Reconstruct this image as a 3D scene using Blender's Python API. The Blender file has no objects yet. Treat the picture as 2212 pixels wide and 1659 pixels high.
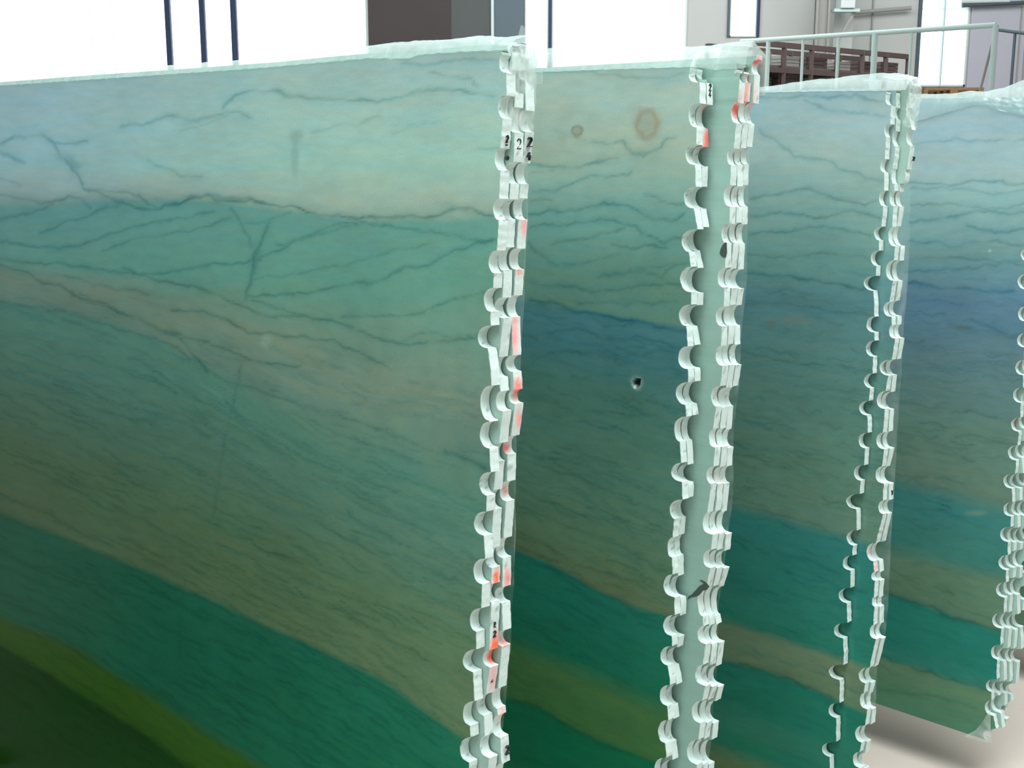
import bpy, math, random
import numpy as np
from mathutils import Vector, Matrix

# ------------------------------------------------------------------ camera, world, light, exposure
SC = bpy.context.scene
COL = SC.collection
W, H, F = 2212.0, 1659.0, 2600.0
CAM_H = 1.97
PITCH = math.atan((829.5 - 310.0) / F)
cam_data = bpy.data.cameras.new('camera')
cam_data.sensor_width = 36.0
cam_data.lens = F / W * 36.0
cam_data.clip_start = 0.05
cam = bpy.data.objects.new('camera', cam_data)
COL.objects.link(cam)
cam.location = (0, 0, CAM_H)
cam.rotation_euler = (math.radians(90) - PITCH, 0, 0)
SC.camera = cam
SC.view_settings.view_transform = 'Standard'
SC.view_settings.look = 'None'
SC.view_settings.gamma = 1.0
SC.view_settings.use_curve_mapping = False
SC.view_settings.exposure = 0.07
SC.cycles.max_bounces = 8
SC.cycles.transparent_max_bounces = 16
SC.cycles.use_denoising = True

world = bpy.data.worlds.new('world')
SC.world = world
world.use_nodes = True
bg = world.node_tree.nodes['Background']
bg.inputs[0].default_value = (0.93, 1.0, 1.0, 1)
bg.inputs[1].default_value = 2.6


def area_light(name, loc, target, sx, sy, power, color):
    d = bpy.data.lights.new(name, 'AREA')
    d.shape = 'RECTANGLE'
    d.size, d.size_y, d.energy, d.color = sx, sy, power, color
    o = bpy.data.objects.new(name, d)
    COL.objects.link(o)
    o.location = loc
    o.rotation_euler = (Vector(target) - Vector(loc)).to_track_quat('-Z', 'Y').to_euler()
    return o


LIGHT_TINT = (0.92, 0.99, 1.0)
area_light('skylight_over_aisle', (1.2, 1.0, 7.2), (0.6, 2.0, 0), 6.0, 4.5, 780, LIGHT_TINT)  # added area lamp under the closed ceiling, main light from above
area_light('skylight_near_entrance', (4.5, -3.0, 7.0), (1.2, 2.6, 0.8), 5.0, 3.5, 190, LIGHT_TINT)  # added lamp at front right, brightens the scalloped ends
area_light('skylight_left_aisle', (-4.5, -1.5, 7.2), (-0.5, 2.5, 1.4), 5.0, 4.0, 300, LIGHT_TINT)  # added area lamp on the left; the ceiling has no opening
area_light('skylight_back', (2.0, 16.0, 7.6), (2.0, 20.0, 3.5), 14.0, 5.0, 950, (0.98, 1.0, 1.0))  # added lamp that brightens the back wall

# ------------------------------------------------------------------ helpers
fwd = Vector((0, math.cos(PITCH), -math.sin(PITCH)))
upv = Vector((0, math.sin(PITCH), math.cos(PITCH)))
rgt = Vector((1, 0, 0))
EYE = Vector((0, 0, CAM_H))


def ray(px, py):
    return fwd + rgt * ((px - W / 2) / F) - upv * ((py - H / 2) / F)


def at_depth(px, py, d):
    return EYE + ray(px, py) * d


def at_y(px, py, Y):
    r = ray(px, py)
    return EYE + r * (Y / r.y)


def s2l(c):
    out = []
    for v in c[:3]:
        v = v / 255.0
        out.append(v / 12.92 if v <= 0.04045 else ((v + 0.055) / 1.055) ** 2.4)
    return tuple(out)


def lin(c, a=1.0):
    return (*s2l(c), a)


def material(name, color, rough=0.6, metal=0.0, noise=0.0, nscale=8.0, bump=0.0, bscale=60.0, spec=0.5):
    m = bpy.data.materials.new(name)
    m.use_nodes = True
    nt = m.node_tree
    b = nt.nodes['Principled BSDF']
    b.inputs['Base Color'].default_value = lin(color)
    b.inputs['Roughness'].default_value = rough
    b.inputs['Metallic'].default_value = metal
    b.inputs['Specular IOR Level'].default_value = spec
    tc = nt.nodes.new('ShaderNodeTexCoord')
    if noise > 0:
        n = nt.nodes.new('ShaderNodeTexNoise')
        n.inputs['Scale'].default_value = nscale
        n.inputs['Detail'].default_value = 6
        nt.links.new(tc.outputs['Object'], n.inputs['Vector'])
        r = nt.nodes.new('ShaderNodeMapRange')
        r.inputs['To Min'].default_value = 1 - noise
        r.inputs['To Max'].default_value = 1 + noise
        nt.links.new(n.outputs['Fac'], r.inputs['Value'])
        mx = nt.nodes.new('ShaderNodeVectorMath')
        mx.operation = 'SCALE'
        mx.inputs[0].default_value = s2l(color)
        nt.links.new(r.outputs['Result'], mx.inputs['Scale'])
        nt.links.new(mx.outputs['Vector'], b.inputs['Base Color'])
    if bump > 0:
        n2 = nt.nodes.new('ShaderNodeTexNoise')
        n2.inputs['Scale'].default_value = bscale
        n2.inputs['Detail'].default_value = 5
        nt.links.new(tc.outputs['Object'], n2.inputs['Vector'])
        bp = nt.nodes.new('ShaderNodeBump')
        bp.inputs['Strength'].default_value = bump
        bp.inputs['Distance'].default_value = 0.004
        nt.links.new(n2.outputs['Fac'], bp.inputs['Height'])
        nt.links.new(bp.outputs['Normal'], b.inputs['Normal'])
    return m


def attr_material(name, rough, spec, grain, gscale, bump=0.0, bscale=150.0):
    """stone whose colour is stored on the mesh, with a fine procedural grain"""
    m = bpy.data.materials.new(name)
    m.use_nodes = True
    nt = m.node_tree
    b = nt.nodes['Principled BSDF']
    b.inputs['Roughness'].default_value = rough
    b.inputs['Specular IOR Level'].default_value = spec
    a = nt.nodes.new('ShaderNodeAttribute')
    a.attribute_name = 'stone'
    tc = nt.nodes.new('ShaderNodeTexCoord')
    n = nt.nodes.new('ShaderNodeTexNoise')
    n.inputs['Scale'].default_value = gscale
    n.inputs['Detail'].default_value = 4
    n.inputs['Roughness'].default_value = 0.7
    nt.links.new(tc.outputs['Object'], n.inputs['Vector'])
    r = nt.nodes.new('ShaderNodeMapRange')
    r.inputs['To Min'].default_value = 1 - grain
    r.inputs['To Max'].default_value = 1 + grain
    nt.links.new(n.outputs['Fac'], r.inputs['Value'])
    mx = nt.nodes.new('ShaderNodeVectorMath')
    mx.operation = 'SCALE'
    nt.links.new(a.outputs['Color'], mx.inputs[0])
    nt.links.new(r.outputs['Result'], mx.inputs['Scale'])
    nt.links.new(mx.outputs['Vector'], b.inputs['Base Color'])
    if bump > 0:
        n2 = nt.nodes.new('ShaderNodeTexNoise')
        n2.inputs['Scale'].default_value = bscale
        n2.inputs['Detail'].default_value = 4
        nt.links.new(tc.outputs['Object'], n2.inputs['Vector'])
        bp = nt.nodes.new('ShaderNodeBump')
        bp.inputs['Strength'].default_value = bump
        bp.inputs['Distance'].default_value = 0.002
        nt.links.new(n2.outputs['Fac'], bp.inputs['Height'])
        nt.links.new(bp.outputs['Normal'], b.inputs['Normal'])
    return m


def film_material(name, alpha, color=(0.86, 1.0, 0.97), rough=0.25, wrinkle=0.6):
    m = bpy.data.materials.new(name)
    m.use_nodes = True
    nt = m.node_tree
    nt.nodes.remove(nt.nodes['Principled BSDF'])
    out = nt.nodes['Material Output']
    tr = nt.nodes.new('ShaderNodeBsdfTransparent')
    tr.inputs[0].default_value = (0.97, 1.0, 0.99, 1)
    df = nt.nodes.new('ShaderNodeBsdfDiffuse')
    df.inputs[0].default_value = (*color, 1)
    tl = nt.nodes.new('ShaderNodeBsdfTranslucent')
    tl.inputs[0].default_value = (*color, 1)
    gl = nt.nodes.new('ShaderNodeBsdfGlossy')
    gl.inputs['Roughness'].default_value = rough
    m1 = nt.nodes.new('ShaderNodeMixShader')
    m1.inputs[0].default_value = 0.5
    nt.links.new(df.outputs[0], m1.inputs[1])
    nt.links.new(tl.outputs[0], m1.inputs[2])
    m2 = nt.nodes.new('ShaderNodeMixShader')
    m2.inputs[0].default_value = 0.12
    nt.links.new(m1.outputs[0], m2.inputs[1])
    nt.links.new(gl.outputs[0], m2.inputs[2])
    m3 = nt.nodes.new('ShaderNodeMixShader')
    tc = nt.nodes.new('ShaderNodeTexCoord')
    n = nt.nodes.new('ShaderNodeTexNoise')
    n.inputs['Scale'].default_value = 14
    n.inputs['Detail'].default_value = 7
    n.inputs['Distortion'].default_value = 1.2
    nt.links.new(tc.outputs['Object'], n.inputs['Vector'])
    r = nt.nodes.new('ShaderNodeMapRange')
    r.inputs['From Min'].default_value = 0.35
    r.inputs['From Max'].default_value = 0.65
    r.inputs['To Min'].default_value = max(0.0, alpha * (1 - wrinkle))
    r.inputs['To Max'].default_value = min(1.0, alpha * (1 + wrinkle))
    nt.links.new(n.outputs['Fac'], r.inputs['Value'])
    nt.links.new(r.outputs['Result'], m3.inputs[0])
    nt.links.new(tr.outputs[0], m3.inputs[1])
    nt.links.new(m2.outputs[0], m3.inputs[2])
    bp = nt.nodes.new('ShaderNodeBump')
    bp.inputs['Strength'].default_value = 0.25
    bp.inputs['Distance'].default_value = 0.006
    nt.links.new(n.outputs['Fac'], bp.inputs['Height'])
    for s in (df, tl, gl):
        nt.links.new(bp.outputs['Normal'], s.inputs['Normal'])
    nt.links.new(m3.outputs[0], out.inputs['Surface'])
    return m


def link(name, me, parent=None, matrix=None):
    o = bpy.data.objects.new(name, me)
    COL.objects.link(o)
    if parent is not None:
        o.parent = parent
    if matrix is not None:
        if parent is None:
            o.matrix_world = matrix
        else:
            o.matrix_local = matrix
    return o


def tag(o, label=None, cat=None, group=None, kind=None):
    for k, v in (('label', label), ('category', cat), ('group', group), ('kind', kind)):
        if v:
            o[k] = v
    return o


def empty(name, loc=(0, 0, 0), rot=0.0):
    o = bpy.data.objects.new(name, None)
    COL.objects.link(o)
    o.location = loc
    o.rotation_euler = (0, 0, rot)
    o.empty_display_size = 0.1
    return o


class MB:
    """collects boxes, bars and quads into one mesh"""

    def __init__(self):
        self.v, self.f = [], []

    def box(self, x0, x1, y0, y1, z0, z1):
        b = len(self.v)
        self.v += [(x0, y0, z0), (x1, y0, z0), (x1, y1, z0), (x0, y1, z0),
                   (x0, y0, z1), (x1, y0, z1), (x1, y1, z1), (x0, y1, z1)]
        self.f += [tuple(b + i for i in q) for q in
                   ((0, 3, 2, 1), (4, 5, 6, 7), (0, 1, 5, 4), (1, 2, 6, 5), (2, 3, 7, 6), (3, 0, 4, 7))]
        return self

    def bar(self, p, q, wx, wy=None, up=(0, 0, 1)):
        wy = wx if wy is None else wy
        p, q = Vector(p), Vector(q)
        d = (q - p).normalized()
        a = d.cross(Vector(up))
        if a.length < 1e-4:
            a = d.cross(Vector((0, 1, 0)))
        a.normalize()
        c = a.cross(d).normalized()
        b = len(self.v)
        for e in (p, q):
            for sx, sy in ((-1, -1), (1, -1), (1, 1), (-1, 1)):
                self.v.append(tuple(e + a * sx * wx / 2 + c * sy * wy / 2))
        self.f += [tuple(b + i for i in t) for t in
                   ((0, 3, 2, 1), (4, 5, 6, 7), (0, 1, 5, 4), (1, 2, 6, 5), (2, 3, 7, 6), (3, 0, 4, 7))]
        return self

    def tube(self, p, q, r, n=12):
        p, q = Vector(p), Vector(q)
        d = (q - p).normalized()
        a = d.orthogonal().normalized()
        c = d.cross(a)
        b = len(self.v)
        for e in (p, q):
            for k in range(n):
                t = 2 * math.pi * k / n
                self.v.append(tuple(e + (a * math.cos(t) + c * math.sin(t)) * r))
        for k in range(n):
            k2 = (k + 1) % n
            self.f.append((b + k, b + k2, b + n + k2, b + n + k))
        self.f.append(tuple(b + k for k in range(n))[::-1])
        self.f.append(tuple(b + n + k for k in range(n)))
        return self

    def build(self, name, mat, parent=None, bevel=0.0):
        me = bpy.data.meshes.new(name)
        me.from_pydata(self.v, [], self.f)
        me.materials.append(mat)
        me.update()
        o = link(name, me, parent)
        if bevel > 0:
            md = o.modifiers.new('bevel', 'BEVEL')
            md.width = bevel
            md.segments = 2
        return o


# ------------------------------------------------------------------ numpy noise
_rs = np.random.RandomState(7)
_PERM = _rs.permutation(4096)
_ANG = _rs.rand(4096) * 2 * np.pi


def pnoise(x, y, seed=0):
    xi = np.floor(x).astype(np.int64)
    yi = np.floor(y).astype(np.int64)
    xf, yf = x - xi, y - yi

    def g(ix, iy, dx, dy):
        h = _PERM[(_PERM[(ix + seed * 131) & 4095] + iy * 57) & 4095]
        a = _ANG[h]
        return np.cos(a) * dx + np.sin(a) * dy
    u = xf * xf * xf * (xf * (xf * 6 - 15) + 10)
    v = yf * yf * yf * (yf * (yf * 6 - 15) + 10)
    n00, n10 = g(xi, yi, xf, yf), g(xi + 1, yi, xf - 1, yf)
    n01, n11 = g(xi, yi + 1, xf, yf - 1), g(xi + 1, yi + 1, xf - 1, yf - 1)
    return ((n00 * (1 - u) + n10 * u) * (1 - v) + (n01 * (1 - u) + n11 * u) * v) * 1.5


def fbm(x, y, seed=0, octv=4):
    t, a, s = 0.0, 1.0, 0.0
    for k in range(octv):
        t = t + pnoise(x * 2 ** k, y * 2 ** k, seed + k) * a
        s += a
        a *= 0.5
    return t / s


# ------------------------------------------------------------------ slab frames
AZ = math.radians(47.0)                      # slabs run 47 degrees to the left of the view
U = Vector((-math.sin(AZ), math.cos(AZ), 0))  # along the slab, away to the left
N0 = Vector((math.cos(AZ), math.sin(AZ), 0))  # across the bundle, away from the camera
TAU = math.radians(3.5)                       # slabs lean back
DOWN = (Vector((0, 0, -1)) * math.cos(TAU) - N0 * math.sin(TAU)).normalized()
NRM = U.cross(DOWN)
if NRM.dot(N0) < 0:
    NRM = -NRM
S = -U                                        # local x: to the right, towards the free end
UP = -DOWN
THICK = 0.024
BUNDLE = {1: at_depth(1083, 112, 2.10), 2: at_depth(1491, 146, 2.635), 3: at_depth(1916, 198, 3.02),
          4: at_depth(2245, 213, 3.48), 5: at_depth(2560, 228, 3.96)}


def frame(k):
    m = Matrix.Identity(4)
    o = BUNDLE[k]
    for i in range(3):
        m[i][0], m[i][1], m[i][2], m[i][3] = S[i], NRM[i], UP[i], o[i]
    return m


# local coordinates of a bundle: x towards the free end, y back through the bundle, z up the slab (0 at the top)
def to_local(k, px, py, w=0.0):
    o = BUNDLE[k] + NRM * w
    r = ray(px, py)
    t = (o - EYE).dot(NRM) / r.dot(NRM)
    p = EYE + r * t - BUNDLE[k]
    return p.dot(S), p.dot(UP)


def to_px(k, x, y, z):
    """numpy: local bundle coordinates -> photograph pixels (used to look up the traced veins)"""
    o = BUNDLE[k]
    P = [o[i] - EYE[i] + S[i] * x + NRM[i] * y + UP[i] * z for i in range(3)]
    d = P[0] * fwd[0] + P[1] * fwd[1] + P[2] * fwd[2]
    a = P[0] * rgt[0]
    b = P[0] * upv[0] + P[1] * upv[1] + P[2] * upv[2]
    return W / 2 + F * a / d, H / 2 - F * b / d


# ------------------------------------------------------------------ traced end outlines (y0, y1, leftmost x, x after, x at next)
E1A = ((1084, 112), [(118, 158, 1079, 1095, 1094), (206, 255, 1077, 1086, 1083), (320, 368, 1070, 1081, 1080),
       (429, 475, 1066, 1077, 1074), (541, 590, 1056, 1067, 1065), (622, 673, 1046, 1060, 1060),
       (703, 752, 1033, 1055, 1062), (833, 908, 1038, 1056, 1057), (911, 968, 1037, 1057, 1060),
       (1020, 1070, 1036, 1051, 1051), (1105, 1156, 1025, 1045, 1048), (1207, 1261, 1023, 1041, 1040),
       (1314, 1364, 1015, 1030, 1029), (1403, 1450, 1000, 1022, 1026), (1515, 1567, 1000, 1017, 1017),
       (1593, 1645, 994, 1013, 1011), (1690, 1740, 985, 1003, 1002)])
E2A = ((1491, 146), [(150, 178, 1489, 1512, 1512), (223, 275, 1488, 1506, 1505), (312, 356, 1482, 1502, 1504),
       (403, 450, 1478, 1500, 1507), (495, 544, 1473, 1488, 1493), (576, 631, 1470, 1493, 1494),
       (658, 704, 1467, 1483, 1486), (748, 797, 1465, 1486, 1487), (826, 874, 1461, 1480, 1483),
       (900, 954, 1457, 1469, 1472), (1000, 1040, 1451, 1473, 1475), (1079, 1121, 1447, 1457, 1453),
       (1161, 1204, 1442, 1452, 1453), (1241, 1289, 1434, 1458, 1457), (1328, 1373, 1433, 1452, 1452),
       (1396, 1437, 1427, 1443, 1448), (1480, 1524, 1425, 1442, 1444), (1556, 1605, 1422, 1438, 1439),
       (1637, 1682, 1414, 1432, 1431)])
E2B = ((1592, 150), [(156, 176, 1586, 1597, 1594), (222, 266, 1580, 1592, 1585), (320, 356, 1571, 1580, 1578),
       (400, 446, 1565, 1578, 1576), (483, 525, 1560, 1569, 1567), (578, 621, 1551, 1566, 1564),
       (662, 705, 1548, 1560, 1558), (747, 790, 1547, 1561, 1556), (834, 878, 1537, 1547, 1541),
       (927, 966, 1532, 1545, 1542), (1008, 1045, 1527, 1536, 1529), (1108, 1154, 1519, 1541, 1536),
       (1188, 1226, 1519, 1535, 1526), (1270, 1331, 1507, 1518, 1520), (1352, 1390, 1507, 1525, 1519),
       (1436, 1480, 1502, 1525, 1517), (1514, 1561, 1495, 1513, 1508), (1598, 1650, 1484, 1506, 1500),
       (1690, 1735, 1478, 1496, 1494)])
E3A = ((1916, 198), [(202, 228, 1913, 1926, 1924), (268, 296, 1911, 1915, 1912), (343, 372, 1903, 1911, 1910),
       (411, 445, 1900, 1909, 1905), (489, 519, 1889, 1899, 1899), (541, 574, 1881, 1893, 1893),
       (596, 628, 1867, 1887, 1890), (684, 718, 1872, 1890, 1890), (736, 770, 1870, 1886, 1886),
       (807, 838, 1867, 1879, 1878), (866, 897, 1857, 1874, 1875), (935, 968, 1855, 1869, 1867),
       (1005, 1038, 1845, 1860, 1858), (1067, 1099, 1829, 1850, 1852), (1146, 1178, 1829, 1843, 1842),
       (1200, 1232, 1821, 1839, 1837), (1270, 1302, 1812, 1829, 1831), (1345, 1378, 1802, 1823, 1822),
       (1436, 1467, 1791, 1814, 1814), (1518, 1550, 1790, 1807, 1807), (1602, 1634, 1776, 1793, 1793),
       (1690, 1722, 1765, 1785, 1783)])
E3B = ((1936, 200), [(232, 258, 1929, 1936, 1936), (283, 316, 1929, 1935, 1929), (365, 397, 1926, 1933, 1933),
       (412, 445, 1923, 1931, 1928), (490, 532, 1919, 1934, 1931), (562, 606, 1914, 1930, 1922),
       (652, 684, 1909, 1926, 1926), (702, 731, 1921, 1934, 1927), (777, 811, 1900, 1919, 1913),
       (845, 883, 1895, 1912, 1908), (935, 970, 1894, 1910, 1905), (1008, 1044, 1892, 1910, 1908),
       (1082, 1110, 1898, 1908, 1892), (1173, 1212, 1872, 1887, 1888), (1236, 1254, 1882, 1890, 1889),
       (1290, 1310, 1884, 1889, 1887), (1350, 1380, 1879, 1893, 1879), (1442, 1475, 1855, 1869, 1867),
       (1498, 1531, 1858, 1874, 1869), (1567, 1603, 1847, 1861, 1858), (1625, 1658, 1843, 1858, 1854)])
E4A = ((2245, 213), [(240, 270, 2232, 2243, 2241), (305, 335, 2227, 2238, 2236), (370, 402, 2222, 2234, 2232),
       (440, 470, 2216, 2228, 2226), (535, 565, 2206, 2219, 2218), (592, 625, 2200, 2216, 2215),
       (662, 694, 2200, 2215, 2214), (720, 750, 2197, 2213, 2212), (778, 810, 2194, 2211, 2210),
       (837, 870, 2189, 2206, 2204), (902, 932, 2185, 2201, 2199), (962, 994, 2178, 2195, 2194),
       (1023, 1055, 2168, 2187, 2187), (1085, 1115, 2168, 2185, 2184), (1138, 1170, 2160, 2178, 2177),
       (1199, 1231, 2157, 2174, 2173), (1258, 1290, 2152, 2170, 2168), (1323, 1357, 2144, 2164, 2162),
       (1393, 1424, 2141, 2154, 2153), (1467, 1494, 2130, 2142, 2142), (1513, 1545, 2128, 2146, 2152),
       (1574, 1601, 2124, 2140, 2140)])


def outline(k, w, spec):
    """pixel trace -> list of (x, z) local points down the free end"""
    (x0, y0), notches = spec
    pts = []
    cx, cy = x0, y0

    def seg(xa, ya, xb, yb):
        n = max(1, int(abs(yb - ya) / 9))
        for i in range(n):
            t = i / n
            pts.append((xa + (xb - xa) * t, ya + (yb - ya) * t))
    for (a, b, xl, xb, xe) in notches:
        xa = notch_prev if pts else x0
        seg(cx, cy, xa, a)
        n = 14
        for i in range(n + 1):
            t = i / n
            base = xa + (xb - xa) * t
            yy = a + (b - a) * (1 - math.cos(math.pi * t)) / 2
            sag = math.sin(math.pi * t) ** 0.8
            pts.append((base - (base - xl) * sag, yy))
        cx, cy = xb, b
        notch_prev = xe
    pts.append((notch_prev, cy + 30))
    loc = [to_local(k, px, py, w) for px, py in pts]
    out = []
    zmax = 1e9
    for x, z in loc:
        z = min(z, zmax - 0.0002)
        zmax = z
        out.append((x, z))
    return out


def shifted(spec, dx, jitter, seed, table=None, ys=None):
    """another slab cut from the same block: the same drill marks, a little apart"""
    r = random.Random(seed)
    (x0, y0), nt = spec
    off = lambda y: dx if table is None else float(np.interp(y, [t[0] for t in table], [t[1] for t in table]))
    res = []
    for i, (a, b, xl, xb, xe) in enumerate(nt):
        j = r.uniform(-jitter, jitter)
        m = (a + b) / 2
        base_d = ((xb + xe) / 2 - xl)
        if table is None:
            res.append((a + j, b + j * .6, xl + dx + r.uniform(-2, 2), xb + dx + r.uniform(-2, 2), xe + dx + r.uniform(-2, 2)))
        else:
            X = off(m)
            res.append((a + j, b + j * .6, X - base_d * r.uniform(.8, 1.1), off(b) + r.uniform(-1.5, 1.5), off(b + 35) + r.uniform(-1.5, 1.5)))
    x00 = x0 + dx if table is None else off(y0)
    return ((x00, y0 + r.uniform(0, 5)), res)


# ------------------------------------------------------------------ the stone pattern; light falloff down the faces is partly in these colours
def layer_map(px, py, isolines):
    """isolines: list of (polyline, colour); returns colour and a running layer number"""
    n = px.shape[0]
    Y = [np.interp(px, [p[0] for p in pl], [p[1] for p in pl]) +
         np.where(px < pl[0][0], (px - pl[0][0]) * (pl[1][1] - pl[0][1]) / (pl[1][0] - pl[0][0]), 0) +
         np.where(px > pl[-1][0], (px - pl[-1][0]) * (pl[-1][1] - pl[-2][1]) / (pl[-1][0] - pl[-2][0]), 0)
         for pl, _ in isolines]
    C = [np.array(s2l(c)) for _, c in isolines]
    col = np.tile(C[0], (n, 1))
    lay = (py - Y[0]).copy()
    cum = 0.0
    for i in range(1, len(Y)):
        gap = np.maximum(Y[i] - Y[i - 1], 1.0)
        t = np.clip((py - Y[i - 1]) / gap, 0, 1)
        inside = py >= Y[i - 1]
        col[inside] = (C[i - 1] + (C[i] - C[i - 1]) * t[:, None])[inside]
        g = float(np.median(gap))
        lay = np.where(inside, cum + (py - Y[i - 1]) / gap * g, lay)
        cum += g
    return col, lay


def vein_field(px, py, veins):
    """darkness 0..1 of traced veins; each (points, width, strength)"""
    out = np.zeros_like(px)
    warp_x = fbm(px / 40, py / 40, 31, 3) * 7
    warp_y = fbm(px / 40, py / 40, 41, 3) * 9
    X, Y = px + warp_x + fbm(px / 13, py / 13, 33, 2) * 1.6, py + warp_y + fbm(px / 13, py / 13, 43, 2) * 1.6
    for pts, wd, st in veins:
        xs = [p[0] for p in pts]
        ys = [p[1] for p in pts]
        m = (X > min(xs) - 25) & (X < max(xs) + 25) & (Y > min(ys) - 25) & (Y < max(ys) + 25)
        if not m.any():
            continue
        xm, ym = X[m], Y[m]
        d = np.full(xm.shape, 1e9)
        for (x0, y0), (x1, y1) in zip(pts[:-1], pts[1:]):
            L = (x1 - x0) ** 2 + (y1 - y0) ** 2
            t = np.clip(((xm - x0) * (x1 - x0) + (ym - y0) * (y1 - y0)) / L, 0, 1)
            d = np.minimum(d, np.hypot(xm - x0 - t * (x1 - x0), ym - y0 - t * (y1 - y0)))
        mod = 0.8 + 0.45 * pnoise(xm / 45, ym / 45, 77)
        v = st * mod * (0.7 * np.exp(-(d / wd) ** 2) + 0.3 * np.exp(-(d / (wd * 3.2)) ** 2))
        out[m] = np.maximum(out[m], v)
    return out


def bedding(spec):
    """short dark seams lying along the layers, like the ones between the long veins"""
    if 'seams' in spec:
        return spec['seams']
    xa, xb, ya, yb, count = spec['area']
    r = random.Random(spec['x0'] + 5)
    iso = [pl for pl, _ in spec['iso']]
    out = []
    Yat = lambda pl, x: float(np.interp(x, [p[0] for p in pl], [p[1] for p in pl])) + \
        (max(0, x - pl[-1][0]) * (pl[-1][1] - pl[-2][1]) / (pl[-1][0] - pl[-2][0])) + \
        (min(0, x - pl[0][0]) * (pl[1][1] - pl[0][1]) / (pl[1][0] - pl[0][0]))
    while len(out) < count:
        x, y = r.uniform(xa, xb), r.uniform(ya, yb)
        a = np.interp(y - spec.get('tilt', 0) * (x - spec['x0']), [p[0] for p in spec['streak']], [p[1] for p in spec['streak']])
        if r.random() > a:
            continue
        ys = [Yat(pl, x) for pl in iso]
        i = max([j for j in range(len(ys)) if ys[j] <= y] or [0])
        i = min(i, len(iso) - 2)
        f = (y - ys[i]) / max(1.0, ys[i + 1] - ys[i])
        L = r.uniform(50, 190) * spec.get('seam_len', 1.0)
        n = 7
        pts = []
        slope, ph, am = r.uniform(-.06, .14), r.uniform(0, 6), r.uniform(1, 5)
        for q in range(n):
            xx = x + L * (q / (n - 1) - .5)
            yy = Yat(iso[i], xx) * (1 - f) + Yat(iso[i + 1], xx) * f + slope * (xx - x) + am * math.sin(ph + q * 1.1)
            pts.append((xx, yy))
        out.append((pts, r.uniform(1.5, 2.6), a * r.uniform(.20, .56)))
    spec['seams'] = out
    return out


def stone_colour(px, py, spec):
    col, lay = layer_map(px, py + fbm(px / 90, py / 60, 5, 3) * 5, spec['iso'])
    # broad mottling
    mott = fbm(px / 170, lay / 70, 11, 4)
    fine = fbm(px / 35, lay / 12, 13, 4)
    col = col * (1 + 0.12 * mott + 0.10 * fine)[:, None]
    warm = np.clip(fbm(px / 140, lay / 16, 17, 4) * 1.6, -1, 1)
    col[:, 0] *= 1 + 0.11 * warm
    col[:, 2] *= 1 - 0.07 * warm
    for cx, cy, rx, ry, mul in spec.get('tints', []):
        g = np.exp(-((px - cx) / rx) ** 2 - ((py - cy) / ry) ** 2)[:, None]
        col = col * (1 + (np.array(mul) - 1) * g)
    # fine bedding streaks that follow the layers
    wob = fbm(px / 70, lay / 50, 23, 3) * 13 + fbm(px / 22, lay / 14, 27, 2) * 3.2
    r1 = 1 - np.abs(pnoise(px / 170, (lay + wob) / 15, 19)) * 5.5
    r2 = 1 - np.abs(pnoise(px / 110, (lay + wob * .8) / 9, 29)) * 4.2
    r1, r2 = np.clip(r1, 0, 1), np.clip(r2, 0, 1)
    amt = np.interp(py - spec.get('tilt', 0) * (px - spec['x0']), [p[0] for p in spec['streak']], [p[1] for p in spec['streak']])
    patch = np.clip(0.55 + 1.1 * fbm(px / 130, lay / 60, 37, 3), 0.1, 1.2)
    dark = amt * patch * (0.22 * r1 + 0.16 * r2)
    v = np.maximum(vein_field(px, py, spec['veins']), vein_field(px, py, bedding(spec)))
    dark = np.clip(dark + v * spec.get('vein_gain', 1.0), 0, 0.8)
    tint = np.array([0.95, 0.62, 0.55])     # veins pull towards blue: red falls most
    col = col * (1 - dark[:, None] * tint[None, :])
    for (cx, cy, rx, ry, c, st, ring) in spec.get('spots', []):
        d = np.hypot((px - cx) / rx, (py - cy) / ry) + 0.25 * fbm(px / 14, py / 14, 51, 3)
        k = np.exp(-((d - 0.85) / 0.32) ** 2) if ring else np.exp(-(d / 0.8) ** 4)
        if ring:
            k = np.maximum(k, 0.55 * (d < 0.85))
        k = (k * st)[:, None]
        col = col * (1 - k) + np.array(s2l(c)) * k
    return np.clip(col, 0.0005, 0.95)


def z3(pts):
    return [(x / 2.011, 150 + y / 2.011) for x, y in pts]


def z5(pts):
    return [(1100 + x / 2.212, 150 + y / 2.212) for x, y in pts]


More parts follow.
